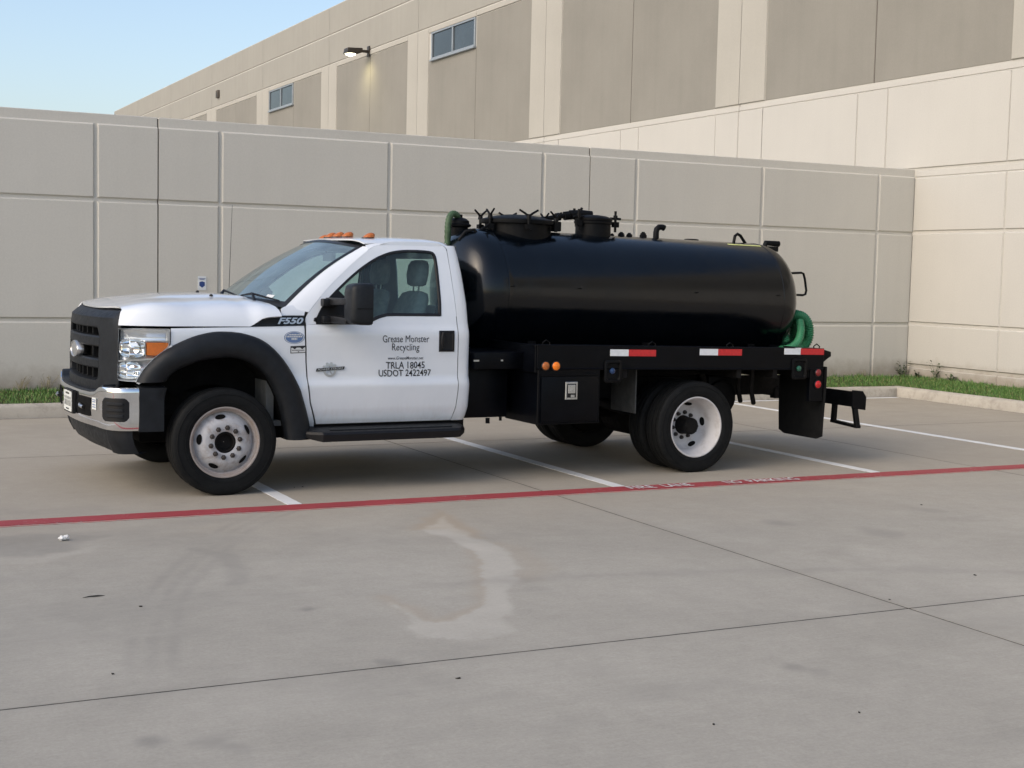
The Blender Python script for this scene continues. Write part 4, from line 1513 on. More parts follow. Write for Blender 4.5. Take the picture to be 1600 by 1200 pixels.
# roof marker lamps
for (x, y) in ((1.315, -0.56), (1.275, -0.18), (1.270, 0.02), (1.270, 0.21), (1.34, 0.58)):
    z = interp(x, [(1.08, 1.957), (1.16, 1.974), (1.3, 1.986)]) - interp(abs(y) / 0.74, [(0, 0), (0.4, 0.003), (0.7, 0.011), (0.85, 0.022)])
    ml = empty('marker_lamp', (x, y, z))
    ml.parent = truck
    def dome(a, b_, h, n=16):
        rows_ = []
        for i in range(8):
            th = (math.pi / 2) * i / 7
            rows_.append([(a * math.cos(th) * math.cos(2 * math.pi * k / n) + 0.030 * math.sin(th) * (1 if True else 0), b_ * math.cos(th) * math.sin(2 * math.pi * k / n), h * math.sin(th)) for k in range(n)])
        return MB().loft(rows_, closed=True)
    dome(0.050, 0.040, 0.046).build('lens', 'amber_dull', ml)
    MB().lathe([(0.052, 0.006), (0.055, -0.006)], (0, 0, 0), 'z', 16).xf(lambda x_, y_, z_: (x_ * 1.02, y_ * 0.85, z_)).build('base', 'seal', ml)

# aerial on the far fender
par(MB().tube([(0.545, 0.78, 1.44), (0.55, 0.78, 1.50), (0.575, 0.78, 2.25)], [0.008, 0.0028, 0.0016], 6), 'aerial', 'dark_plastic')
# far mirror seen past the hood, near mirror with its two arms


def make_mirror(side):
    m_ = empty('side_mirror')
    m_.parent = truck
    sail = [(0.737, 1.290), (0.745, 1.345), (0.80, 1.436), (0.87, 1.505), (0.93, 1.555), (0.985, 1.50), (0.99, 1.30), (0.985, 1.290)]
    mb_ = MB()
    mb_.loft([[sd(side, x, z, o_) for x, z in sail] for o_ in (-0.015, 0.010)], closed=True)
    mb_.add([sd(side, x, z, 0.0105) for x, z in sail], [tuple(range(8))])
    par(mb_, 'sail_panel', 'dark_plastic', m_, bevel=0.002, seg=1)
    for za, zb in ((1.462, 1.470), (1.328, 1.322)):
        ab = MB()
        y0, y1 = side * 0.93, side * 1.27
        a, b_ = Vector((0.87, y0, za)), Vector((0.90, y1, zb))
        rws = []
        for t in np.linspace(0, 1, 5):
            c = a.lerp(b_, t)
            w, h = 0.050 - 0.012 * t, 0.030 - 0.006 * t
            rws.append([(c.x - w, c.y, c.z - h), (c.x + w, c.y, c.z - h), (c.x + w, c.y, c.z + h), (c.x - w, c.y, c.z + h)])
        ab.loft(rws, closed=True, capped=True)
        par(ab, 'arm', 'dark_plastic', m_, bevel=0.008)
    # folding knuckles on the door
    kb = MB()
    kb.box(0.775, 0.875, side * 0.94, side * 1.01, 1.425, 1.485)
    kb.box(0.775, 0.875, side * 0.955, side * 1.02, 1.298, 1.352)
    par(kb, 'knuckle', 'dark_plastic', m_, bevel=0.012)
    hb_ = MB()
    rws = []
    for x, z0, z1, yi, yo in ((0.862, 1.335, 1.565, 1.235, 1.375), (0.874, 1.312, 1.592, 1.215, 1.395), (0.90, 1.302, 1.604, 1.205, 1.408), (0.945, 1.297, 1.611, 1.20, 1.412), (1.008, 1.296, 1.613, 1.20, 1.412), (1.030, 1.300, 1.610, 1.204, 1.410)):
        c = 0.03
        rws.append([(x, side * y, z) for y, z in ((yi, z0 + c), (yi + c * .3, z0 + c * .3), (yi + c, z0), (yo - c, z0), (yo - c * .3, z0 + c * .3), (yo, z0 + c), (yo, z1 - c), (yo - c * .3, z1 - c * .3), (yo - c, z1), (yi + c, z1), (yi + c * .3, z1 - c * .3), (yi, z1 - c))])
    hb_.loft(rws, closed=True, capped=True)
    par(hb_, 'housing', 'black_plastic', m_, sharp=45)
    par(MB().box(0.90, 1.027, side * 1.199, side * 1.4135, 1.418, 1.424), 'housing_seam', 'liner', m_)
    par(MB().box(1.029, 1.034, side * 1.222, side * 1.392, 1.44, 1.59).box(1.029, 1.034, side * 1.222, side * 1.392, 1.32, 1.42), 'mirror_glass', 'reflector', m_, bevel=0.001, seg=1)


make_mirror(-1)
make_mirror(1)

# ------------------------------------------------------------------ door lettering and emblem


def door_text(s, xa, xb, z, size, bold, bounce=0.03, mat='lettering', parent=None, shear=0.0):
    me = text_mesh('lettering', s, size, lambda a, b_: Vector((a, 0, b_)), mat, bold=bold, bounce=bounce, shear=shear)
    x0 = min(p.co.x for p in me.vertices)
    x1 = max(p.co.x for p in me.vertices)
    for p in me.vertices:
        x = xa + (p.co.x - x0) / (x1 - x0) * (xb - xa)
        p.co = Vector(sd(-1, x, z + p.co.z, 0.0025))
    return link('lettering', me, near_door)


door_text('Grease Monster', 1.282, 1.684, 1.146, 0.080, 0.0)
door_text('Recycling', 1.362, 1.600, 1.080, 0.080, 0.0)
door_text('www.GreaseMonster.net', 1.328, 1.636, 1.008, 0.034, 0.0002, 0.01, shear=0.15)
door_text('TRLA 18045', 1.312, 1.648, 0.936, 0.076, 0.0008)
door_text('USDOT 2422497', 1.250, 1.704, 0.875, 0.074, 0.0008)
# cog and banner emblem
eb = MB()
cxm, czm, rr_ = 0.842, 0.930, 0.052
N = 60
ring_o, ring_i = [], []
for k in range(N):
    a = 2 * math.pi * k / N
    tooth = 0.012 if (k % 6) in (0, 1, 2) and 0.15 < a < math.pi - 0.15 else 0.0
    ring_o.append((cxm + (rr_ + tooth) * math.cos(a), czm + (rr_ + tooth) * math.sin(a)))
    ring_i.append((cxm + rr_ * 0.70 * math.cos(a), czm + rr_ * 0.70 * math.sin(a)))
eb.loft([[sd(-1, x, z, 0.001) for x, z in ring_o], [sd(-1, x, z, 0.008) for x, z in ring_o], [sd(-1, x, z, 0.009) for x, z in ring_i], [sd(-1, x, z, 0.001) for x, z in ring_i]], closed=True)
for a in (0.4, 1.6, 2.6, 3.9, 5.2):
    eb.tube([sd(-1, cxm, czm, 0.005), sd(-1, cxm + 0.04 * math.cos(a), czm + 0.04 * math.sin(a), 0.005)], 0.005, 5)
par(eb, 'cog_emblem', 'badge_silver', near_door, sharp=30)
bn = [(0.728, 0.921), (0.955, 0.935), (0.962, 0.958), (0.735, 0.944)]
par(MB().loft([[sd(-1, x, z, 0.002) for x, z in bn], [sd(-1, x, z, 0.011) for x, z in bn]], closed=True).add([sd(-1, x, z, 0.011) for x, z in bn], [(0, 1, 2, 3)]), 'emblem_banner', 'dark_plastic', near_door)
me = text_mesh('lettering', 'POWER STROKE', 0.022, lambda a, b_: Vector((a, 0, b_)), 'badge_silver', bold=0.0004, shear=0.3)
x0 = min(p.co.x for p in me.vertices)
x1 = max(p.co.x for p in me.vertices)
for p in me.vertices:
    t = (p.co.x - x0) / (x1 - x0)
    p.co = Vector(sd(-1, 0.738 + t * 0.214, 0.926 + t * 0.0135 + p.co.z, 0.0125))
link('lettering', me, near_door)

# ------------------------------------------------------------------ front end


def nose_x(y):
    """front face of the grille in plan"""
    return interp(abs(y), [(0, -0.886), (0.12, -0.884), (0.25, -0.875), (0.37, -0.862), (0.5, -0.843), (0.60, -0.823), (0.64, -0.812), (0.70, -0.790), (0.85, -0.735)])


gr = empty('grille')
gr.parent = truck


def gpt(y, z, dx=0.0):
    lean = interp(z, [(0.76, -0.012), (1.0, -0.010), (1.25, 0.0), (1.30, 0.008)])
    return (nose_x(y) + lean + dx, y, z)


# surround: outer side skin, bevelled front ring, inner reveal
def ring_pts(hw, z0, z1, c, dx, n=96):
    pts = [(-hw + c, z0), (hw - c, z0), (hw - c * .3, z0 + c * .3), (hw, z0 + c), (hw, z1 - c * 1.3), (hw - c * 0.9, z1), (-hw + c * 0.9, z1), (-hw, z1 - c * 1.3), (-hw, z0 + c), (-hw + c * .3, z0 + c * .3), (-hw + c, z0)]
    return [gpt(y, z, dx * (1 - 0.85 * min(1.0, abs(y) / 0.83) ** 7)) for y, z in resample(pts, n + 1)[:-1]]


mb = MB()
mb.loft([ring_pts(0.835, 0.780, 1.374, 0.05, 0.105), ring_pts(0.832, 0.778, 1.352, 0.05, 0.045), ring_pts(0.822, 0.775, 1.316, 0.05, 0.0), ring_pts(0.76, 0.782, 1.304, 0.05, 0.0), ring_pts(0.645, 0.795, 1.290, 0.05, 0.0), ring_pts(0.60, 0.820, 1.258, 0.05, 0.0), ring_pts(0.575, 0.840, 1.245, 0.05, 0.002), ring_pts(0.565, 0.845, 1.235, 0.05, 0.018), ring_pts(0.56, 0.85, 1.23, 0.05, 0.085)], closed=True)
par(mb, 'surround', 'black_plastic', gr, sharp=24)
par(MB().loft([[gpt(y, z, 0.085) for y in np.linspace(-0.60, 0.60, 9)] for z in (0.83, 1.26)]), 'backing', 'liner', gr)
for zc_, hh in ((1.135, 0.040), (0.968, 0.036)):
    rows = []
    for y in np.linspace(-0.58, 0.58, 25):
        rows.append([gpt(y, zc_ + a * hh, d) for a, d in ((-1, 0.075), (-1, 0.012), (-0.7, 0.0), (0.7, 0.0), (1, 0.012), (1, 0.075))])
    par(MB().loft(rows, capped=True), 'bar', 'black_plastic', gr, sharp=30)
for z0, z1 in ((1.178, 1.240), (1.006, 1.092), (0.845, 0.930)):
    for y in np.linspace(-0.46, 0.46, 7):
        if abs(y) < 0.18 and z0 < 1.1 and z0 > 1.0:
            continue
        x = nose_x(y)
        MB().box(x + 0.045, x + 0.080, y - 0.010, y + 0.010, z0, z1).build('rib', 'dark_plastic', gr)
em = MB()
rows = []
for s, d in ((1.0, 0.03), (1.0, -0.012), (0.95, -0.020), (0.86, -0.020), (0.82, -0.014), (0.4, -0.018), (0.02, -0.019)):
    rows.append([gpt(0.145 * s * math.cos(a), 1.050 + 0.066 * s * math.sin(a), d) for a in np.linspace(0, 2 * math.pi, 36, endpoint=False)])
em.loft(rows, closed=True)
par(em, 'oval_emblem', 'badge_silver', gr, sharp=40)

# headlights
HL = [(-0.748, 1.246), (-0.60, 1.250), (-0.402, 1.250), (-0.404, 1.132), (-0.50, 1.005), (-0.60, 0.880), (-0.628, 0.856), (-0.70, 0.858), (-0.752, 0.866), (-0.750, 1.05)]


def make_headlight(side):
    h = empty('headlight')
    h.parent = truck

    def y_at(x, off=0.0):
        t = (x + 0.34) / -0.42
        return side * (1.0 - 0.15 * max(0, t) ** 1.8 + off)

    loop = resample(HL + [HL[0]], 80)[:-1]
    c = (-0.60, 1.08)
    mb_ = MB()
    mb_.loft([[(x, y_at(x, 0.0), z) for x, z in loop], [(c[0] + (x - c[0]) * 0.97, y_at(x, -0.006), c[1] + (z - c[1]) * 0.97) for x, z in loop], [(c[0] + (x - c[0]) * 0.92, y_at(x, -0.06), c[1] + (z - c[1]) * 0.92) for x, z in loop]], closed=True)
    par(mb_, 'bezel', 'reflector', h, sharp=60)
    # reflector floor
    rw = []
    for z in np.linspace(0.87, 1.24, 16):
        xr = interp(z, [(0.856, -0.628), (1.132, -0.404), (1.25, -0.402)])
        rw.append([(x, y_at(x, -0.075 - 0.012 * math.sin(z * 60)), z) for x in np.linspace(-0.748, xr, 12)])
    par(MB().loft(rw), 'reflector_back', 'reflector', h)
    for (cx_, cz_, rx, rz) in ((-0.655, 1.105, 0.085, 0.070), (-0.675, 0.940, 0.075, 0.062)):
        bb = MB()
        rr2 = []
        for i, (s, d) in enumerate(((1.0, -0.012), (0.96, -0.02), (0.85, -0.045), (0.6, -0.065), (0.25, -0.072), (0.22, -0.04), (0.02, -0.035))):
            rr2.append([(cx_ + rx * s * math.copysign(abs(math.cos(a)) ** 0.6, math.cos(a)), y_at(cx_ + rx * s * math.cos(a), d), cz_ + rz * s * math.copysign(abs(math.sin(a)) ** 0.6, math.sin(a))) for a in np.linspace(0, 2 * math.pi, 32, endpoint=False)])
        bb.loft(rr2, closed=True)
        par(bb, 'reflector_bowl', 'lamp_mirror', h, sharp=40)
    par(MB().loft([[(x, y_at(x, o_), z) for x, z in ((-0.745, 1.012), (-0.66, 1.02), (-0.56, 1.028), (-0.50, 1.035))] for o_, in ((-0.008,), (-0.07,))]), 'divider', 'chrome', h, solid=0.012)
    am = [(-0.560, 1.052), (-0.500, 1.050), (-0.452, 1.072), (-0.414, 1.125), (-0.414, 1.146), (-0.560, 1.146)]
    amm = MB()
    amm.loft([[(x, y_at(x, o_), z) for x, z in am] for o_ in (-0.07, -0.010)], closed=True).add([(x, y_at(x, -0.010), z) for x, z in am], [tuple(range(6))])
    par(amm, 'turn_signal', 'amber', h, bevel=0.003, seg=1)
    par(MB().loft([[(x, y_at(x, o_), z) for x, z in ((-0.575, 1.04), (-0.575, 1.16), (-0.41, 1.162))] for o_ in (-0.006, -0.06)]), 'signal_frame', 'chrome', h, solid=0.006)
    # clear lens
    rw = []
    for z in np.linspace(0.862, 1.248, 18):
        xr = interp(z, [(0.856, -0.628), (1.132, -0.406), (1.25, -0.404)])
        rw.append([(x, y_at(x, 0.002), z) for x in np.linspace(-0.750, xr, 14)])
    par(MB().loft(rw), 'lens', 'glass_lens', h)
    # white sheet-metal lip between lamp and flare
    lip = [(-0.398, 1.130), (-0.50, 0.998), (-0.60, 0.872), (-0.632, 0.848)]
    par(MB().loft([[(x + d, y_at(x, o_), z - e) for x, z in lip] for d, e, o_ in ((0, 0, -0.01), (0, 0, 0.006), (0.014, 0.010, 0.008), (0.02, 0.016, -0.01))]), 'lamp_edge', 'white_paint', h, sharp=50)


make_headlight(-1)
make_headlight(1)
# dark filler between grille, lamps and bumper, radiator support
par(MB().box(-0.70, -0.45, -0.64, 0.64, 0.60, 1.22), 'radiator_support', 'liner')

# bumper
PLAN = catmull([(-0.625, -1.005), (-0.70, -1.002), (-0.765, -0.985), (-0.822, -0.935), (-0.858, -0.86), (-0.882, -0.76), (-0.915, -0.55), (-0.942, -0.28), (-0.950, 0.0)], 6)
PLAN = PLAN + [(x, -y) for x, y in PLAN[::-1][1:]]
PLAN = resample(PLAN, 101)


def bump_pt(i, z, out):
    x, y = PLAN[i]
    xa, ya = PLAN[max(i - 1, 0)]
    xb, yb = PLAN[min(i + 1, 100)]
    tx, ty = xb - xa, yb - ya
    l_ = math.hypot(tx, ty)
    nx, ny = -ty / l_, tx / l_
    return (x + nx * out, y + ny * out, z)


def ztop_b(i):
    y = abs(PLAN[i][1])
    return interp(y, [(0, 0.762), (0.60, 0.765), (0.70, 0.775), (0.78, 0.812), (0.84, 0.822), (1.1, 0.815)])


bmp = empty('front_bumper')
bmp.parent = truck
SEC = [(1.0, -0.075), (1.0, -0.018), (0.985, -0.004), (0.95, 0.002), (0.86, 0.004), (0.80, 0.0), (0.5, 0.004), (0.2, 0.0), (0.06, -0.004), (0.0, -0.012), (-0.02, -0.06)]
rows = []
for i in range(101):
    zt = ztop_b(i)
    zb = interp(abs(PLAN[i][1]), [(0, 0.515), (0.7, 0.512), (0.9, 0.505), (1.1, 0.500)])
    rows.append([bump_pt(i, zb + (zt - zb) * s, o_) for s, o_ in SEC])
par(MB().loft(rows), 'chrome_face', 'chrome', bmp, sharp=40)
# black step pad on top of the centre
rows = []
for i in range(14, 87):
    rows.append([bump_pt(i, ztop_b(i) + 0.001, -0.012), bump_pt(i, ztop_b(i) + 0.010, -0.022), (PLAN[i][0] + 0.16, PLAN[i][1] * 0.96, ztop_b(i) + 0.014)])
par(MB().loft(rows), 'top_pad', 'black_plastic', bmp, solid=0.01)
# openings and fittings of the lower face


def face_patch(i0, i1, z0, z1, out, n=12, cut=0.0):
    idx = np.linspace(i0, i1, n)
    def P(f, z):
        a = int(math.floor(f))
        b2 = min(a + 1, 100)
        p, q = Vector(bump_pt(a, z, out)), Vector(bump_pt(b2, z, out))
        return tuple(p.lerp(q, f - a))
    rows_ = []
    for k, f in enumerate(idx):
        e = cut if k in (0, n - 1) else (cut * 0.3 if k in (1, n - 2) else 0)
        rows_.append([P(f, z) for z in np.linspace(z0 + e, z1 - e, 6)])
    return rows_


for mirror in (0, 1):
    def I(a, b_):
        return (a, b_) if not mirror else (100 - b_, 100 - a)
    i0, i1 = I(3.2, 13.2)
    par(MB().loft(face_patch(i0, i1, 0.570, 0.742, 0.0065, 14, 0.030)), 'fog_bezel', 'dark_plastic', bmp, solid=-0.006, bevel=0.003, seg=1)
    for z in (0.612, 0.656, 0.700):
        r_ = face_patch(*I(5.0, 10.6), z - 0.011, z + 0.011, 0.017, 8)
        par(MB().loft(r_), 'bezel_rib', 'black_plastic', bmp, solid=0.014, bevel=0.003, seg=1)
    par(MB().loft(face_patch(*I(22.5, 35), 0.580, 0.720, 0.0060, 10, 0.004)), 'tow_opening', 'liner', bmp, solid=-0.004)
    hk = [Vector(p) for p in (face_patch(*I(26, 31), 0.63, 0.66, 0.02, 4)[1][2], face_patch(*I(26, 31), 0.63, 0.66, 0.03, 4)[2][3], face_patch(*I(26, 31), 0.63, 0.66, 0.02, 4)[3][4])]
    par(MB().tube(hk, 0.014, 8), 'tow_hook', 'bright_metal', bmp)
    # black corner cap between chrome and wheel arch
    s = 1 if mirror else -1
    cap = MB()
    cap.loft([[(x, s * y, z) for x, y in ((-0.632, 0.985), (-0.630, 1.010), (-0.52, 1.020), (-0.45, 1.018), (-0.43 - (0.80 - z) * 0.22, 1.005), (-0.43 - (0.80 - z) * 0.22, 0.90))] for z in np.linspace(0.495, 0.815, 8)])
    cap.loft([[(x, s * y, 0.815) for x, y in ((-0.632, 0.985), (-0.630, 1.010), (-0.52, 1.020), (-0.45, 1.018), (-0.433, 1.005))], [(x, s * 0.85, 0.83) for x in (-0.632, -0.630, -0.52, -0.45, -0.433)]])
    par(cap, 'corner_cap', 'black_plastic', bmp, sharp=40)
# number plate, slightly to the near side of the middle
pl0, pl1 = 38.9, 50.7
par(MB().loft(face_patch(38.2, 51.4, 0.566, 0.746, 0.030, 8)), 'plate_holder', 'dark_plastic', bmp, solid=0.026, bevel=0.003, seg=1)
plate = par(MB().loft(face_patch(pl0, pl1, 0.578, 0.734, 0.0335, 8, 0.004)), 'number_plate', 'plate_white', bmp, solid=0.003)
mb = MB()
for k in range(7):
    f0 = 39.8 + k * 1.45
    for a, b_, z0, z1 in ((0, 0.22, 0.618, 0.690), (0.22, 0.62, 0.672, 0.690), (0.55, 0.75, 0.618, 0.66)):
        mb.loft(face_patch(f0 + a, f0 + b_, z0, z1, 0.0345, 3))
mb.loft(face_patch(42.0, 47.5, 0.708, 0.722, 0.0345, 4)).loft(face_patch(42.5, 47, 0.590, 0.600, 0.0345, 4))
par(mb, 'plate_print', 'lettering', plate)
stk = par(MB().loft(face_patch(17.3, 20.8, 0.640, 0.728, 0.0075, 4)), 'bumper_sticker', 'plate_white', bmp)
for z in (0.655, 0.672, 0.694, 0.708):
    par(MB().loft(face_patch(17.7, 20.4, z, z + 0.007, 0.0085, 4)), 'sticker_print', 'sticker_blue', bmp)
# air dam
rows = []
for i in range(4, 97):
    y = PLAN[i][1]
    x = PLAN[i][0]
    inn_ = 0.05 + 0.02 * (abs(y) < 0.8)
    zb = interp(abs(y), [(0, 0.345), (0.6, 0.335), (0.9, 0.318), (1.0, 0.325)])
    rows.append([(x + inn_, y * 0.975, 0.515), (x + inn_ - 0.004, y * 0.978, 0.47), (x + inn_ + 0.012, y * 0.972, 0.40), (x + inn_ + 0.05, y * 0.955, zb), (x + inn_ + 0.12, y * 0.92, zb + 0.01)])
par(MB().loft(rows), 'air_dam', 'black_plastic', bmp, sharp=50)
par(MB().box(-0.82, -0.5, -0.80, 0.80, 0.50, 0.72), 'bumper_beam', 'liner', bmp)

# ------------------------------------------------------------------ wheels


def tyre_profile(w=0.112):
    p = [(0.262, w * 0.80), (0.272, w * 0.90), (0.295, w * 0.985), (0.325, w), (0.352, w * 0.985), (0.372, w * 0.955), (0.388, w * 0.90), (0.396, w * 0.84)]
    p += [(0.4005, w * 0.80), (0.403, w * 0.66), (0.403, w * 0.60), (0.392, w * 0.58), (0.392, w * 0.50), (0.4035, w * 0.48), (0.404, w * 0.20), (0.404, w * 0.06), (0.393, w * 0.045)]
    q = [(r_, -t) for r_, t in p[::-1]]
    return [(0.25, w * 0.70)] + p + q + [(0.25, -w * 0.70)]


def make_wheel(x, y, side, kind, name='wheel'):
    """side -1: outer face towards -y"""
    w = empty(name, (x, y, 0.401))
    w.parent = truck
    MB().lathe(tyre_profile(), (0, 0, 0), 'y', 72).xf(lambda a_, b_, c_: (a_, b_ * (1 + 0.07 * max(0.0, min(1.0, (-c_ - 0.30) / 0.09))), max(c_, -0.3995))).build('tyre', 'rubber', w, sharp=28)
    # raised rings on the sidewall
    sr = MB()
    for r_ in (0.300, 0.362):
        sr.lathe([(r_ - 0.004, side * 0.107), (r_ - 0.002, side * 0.1135), (r_ + 0.002, side * 0.1135), (r_ + 0.004, side * 0.106)], (0, 0, 0), 'y', 72)
    sr.build('sidewall_ring', 'rubber', w)
    pm = 'wheel_paint' if kind == 'front' else 'wheel_paint_clean'
    s = side
    if kind == 'front':
        prof = [(0.262, 0.075), (0.270, 0.096), (0.268, 0.103), (0.260, 0.104), (0.253, 0.098), (0.250, 0.085), (0.236, 0.076), (0.232, 0.064), (0.238, 0.050), (0.232, 0.044), (0.222, 0.048), (0.205, 0.070), (0.180, 0.094), (0.160, 0.104), (0.148, 0.107), (0.088, 0.107), (0.082, 0.104), (0.080, 0.06)]
    else:
        prof = [(0.262, 0.075), (0.270, 0.096), (0.268, 0.103), (0.260, 0.104), (0.253, 0.098), (0.249, 0.080), (0.243, 0.066), (0.238, 0.040), (0.222, 0.020), (0.215, -0.035), (0.205, -0.075), (0.178, -0.103), (0.155, -0.110), (0.085, -0.110), (0.082, -0.14)]
    MB().lathe([(r_, s * t) for r_, t in prof], (0, 0, 0), 'y', 72).build('rim', pm, w, sharp=35)
    MB().lathe([(r_, s * t) for r_, t in ([(0.25, -0.07), (0.24, -0.05), (0.235, 0.0), (0.06, -0.02)] if kind == 'front' else [(0.25, -0.075), (0.24, -0.10), (0.10, -0.16), (0.06, -0.17)])], (0, 0, 0), 'y', 36).build('rim_inside', 'liner', w)
    # hand holes
    rh, face_t = (0.196, 0.0815) if kind == 'front' else (0.192, -0.0885)
    slope = (0.094 - 0.070) / (0.180 - 0.205) if kind == 'front' else (-0.103 + 0.075) / (0.178 - 0.205)
    for k in range(5):
        a = R(100 + 72 * k + (0 if kind == 'front' else -20))
        mb_ = MB()
        pts = []
        for j in range(20):
            b_ = 2 * math.pi * j / 20
            du, dv = 0.040 * math.cos(b_), 0.0165 * math.sin(b_)
            rr3 = rh + dv
            t_ = face_t + slope * dv + 0.0025
            # follow the curve of the disc around the axis
            aa = a + du / rh
            pts.append((rr3 * math.cos(aa), s * t_, rr3 * math.sin(aa)))
        mb_.add(pts, [tuple(range(20))])
        mb_.build('hand_hole', 'liner', w)
    # lug nuts
    ft = 0.107 if kind == 'front' else -0.110
    for k in range(10):
        a = 2 * math.pi * (k + 0.3) / 10
        cx_, cz_ = 0.1125 * math.cos(a), 0.1125 * math.sin(a)
        MB().lathe([(0.020, s * ft), (0.020, s * (ft + 0.004)), (0.0165, s * (ft + 0.006)), (0.0155, s * (ft + 0.022)), (0.011, s * (ft + 0.026)), (0.001, s * (ft + 0.026))], (cx_, 0, cz_), 'y', 6).build('lug_nut', 'lug', w, sharp=30)
    hb2 = MB()
    if kind == 'front':
        hb2.lathe([(r_, s * t) for r_, t in [(0.080, 0.03), (0.079, 0.098), (0.070, 0.100), (0.064, 0.094), (0.062, 0.060), (0.030, 0.055), (0.002, 0.056)]], (0, 0, 0), 'y', 32)
    else:
        hb2.lathe([(r_, s * t) for r_, t in [(0.085, -0.115), (0.080, -0.08), (0.074, -0.02), (0.074, 0.020), (0.066, 0.028), (0.060, 0.028), (0.055, 0.032), (0.002, 0.033)]], (0, 0, 0), 'y', 32)
        for k in range(8):
            a = 2 * math.pi * k / 8
            hb2.lathe([(0.007, s * 0.028), (0.007, s * 0.036), (0.001, s * 0.037)], (0.062 * math.cos(a), 0, 0.062 * math.sin(a)), 'y', 6)
    hb2.build('hub', 'chassis', w, sharp=35)
    return w


for s in (-1, 1):
    make_wheel(0.0, s * 0.948, s, 'front')
    make_wheel(4.186, s * 1.076, s, 'rear')
    make_wheel(4.186, s * 0.790, s, 'rear')

# ------------------------------------------------------------------ chassis
for s in (-1, 1):
    par(MB().prism([(-0.6, 0.56), (-0.6, 0.74), (1.9, 0.74), (3.4, 0.80), (5.75, 0.78), (5.75, 0.60), (3.4, 0.60), (1.9, 0.53)], 'y', s * 0.36, s * 0.44), 'frame_rail', 'chassis', bevel=0.006, seg=1)
    par(MB().tube([(3.42, s * 0.55, 0.62), (3.8, s * 0.55, 0.50), (4.186, s * 0.55, 0.46), (4.6, s * 0.55, 0.52), (4.95, s * 0.55, 0.66)], 0.038, 6).tube([(4.62, s * 0.60, 0.86), (4.72, s * 0.62, 0.55)], 0.030, 8), 'leaf_spring', 'chassis')
    par(MB().tube([(-0.2, s * 0.7, 0.42), (0.05, s * 0.5, 0.36), (0.3, s * 0.4, 0.4)], 0.04, 8), 'suspension_arm', 'chassis')
par(MB().tube([(4.186, -0.72, 0.401), (4.186, -0.25, 0.401), (4.186, -0.16, 0.401), (4.186, 0.16, 0.401), (4.186, 0.25, 0.401), (4.186, 0.72, 0.401)], [0.075, 0.08, 0.18, 0.18, 0.08, 0.075], 16), 'rear_axle', 'chassis')
par(MB().tube([(0.0, -0.80, 0.40), (0.0, -0.3, 0.33), (0.0, 0.3, 0.33), (0.0, 0.80, 0.40)], 0.06, 10), 'front_axle', 'chassis')
par(MB().tube([(1.4, 0.0, 0.52), (4.05, 0.02, 0.42)], 0.05, 12), 'drive_shaft', 'chassis')
par(MB().box(-0.5, 0.75, -0.42, 0.42, 0.34, 0.95).box(0.75, 1.6, -0.25, 0.25, 0.36, 0.62), 'engine_sump', 'liner', bevel=0.03)
par(MB().box(0.62, 2.04, -0.92, 0.92, 0.42, 0.52), 'cab_floor', 'chassis', bevel=0.01)
par(MB().tube([(1.5, 0.30, 0.44), (2.4, 0.34, 0.46), (3.4, 0.5, 0.48)], 0.05, 10), 'exhaust_pipe', 'chassis')
par(MB().box(4.70, 4.98, -0.62, -0.35, 0.50, 0.80).tube([(4.83, -0.66, 0.60), (4.83, -0.30, 0.60)], 0.16, 20), 'air_reservoir', 'black_steel', bevel=0.02)
par(MB().box(2.10, 2.56, -0.98, 0.98, 0.92, 1.06).box(2.08, 2.50, -0.80, 0.80, 0.50, 0.92), 'rear_cab_boxes', 'black_paint', bevel=0.01)
par(MB().tube([(2.30, -0.84, 0.50), (2.30, -0.84, 0.455)], 0.018, 8).tube([(2.44, -0.80, 0.50), (2.44, -0.80, 0.47)], 0.012, 8), 'drain_fitting', 'chassis')
for x, w in ((2.09, 0.05), (2.34, 0.02)):
    par(MB().box(x, x + w, -0.982, -0.978, 0.985, 0.998), 'grab_clip', 'bright_metal')

# running boards
for s in (-1, 1):
    rb = empty('running_board')
    rb.parent = truck
    mb = MB()
    rws = []
    for x, k in ((0.600, 0.45), (0.66, 0.80), (0.73, 1.0), (0.74, 1.0), (1.86, 1.0), (1.90, 0.96), (1.965, 0.72), (1.985, 0.5)):
        yo = 0.90 + 0.275 * k
        zt = 0.475
        zb = 0.475 - 0.085 * k
        rws.append([(x, s * 0.86, zt + 0.02), (x, s * (yo - 0.06), zt), (x, s * (yo - 0.015), zt - 0.012), (x, s * yo, zt - 0.030), (x, s * (yo - 0.008), zb), (x, s * (yo - 0.10), zb - 0.005), (x, s * 0.86, zb + 0.02)])
    mb.loft(rws, closed=True, capped=True)
    par(mb, 'board', 'dark_plastic', rb, sharp=30)
    par(MB().box(0.80, 1.84, s * 1.00, s * 1.125, 0.473, 0.479), 'tread', 'black_plastic', rb, bevel=0.002, seg=1)
    for x in (0.85, 1.65):
        par(MB().box(x, x + 0.08, s * 0.6, s * 0.95, 0.44, 0.47), 'bracket', 'chassis', rb)

# ------------------------------------------------------------------ flat bed
RAKE = -0.0150


def rk(x, y, z):
    return (x, y, z + RAKE * (x - 2.56))


def bar_(mb, name, mat, parent=None, **kw):
    return par(mb.xf(rk), name, mat, parent, **kw)


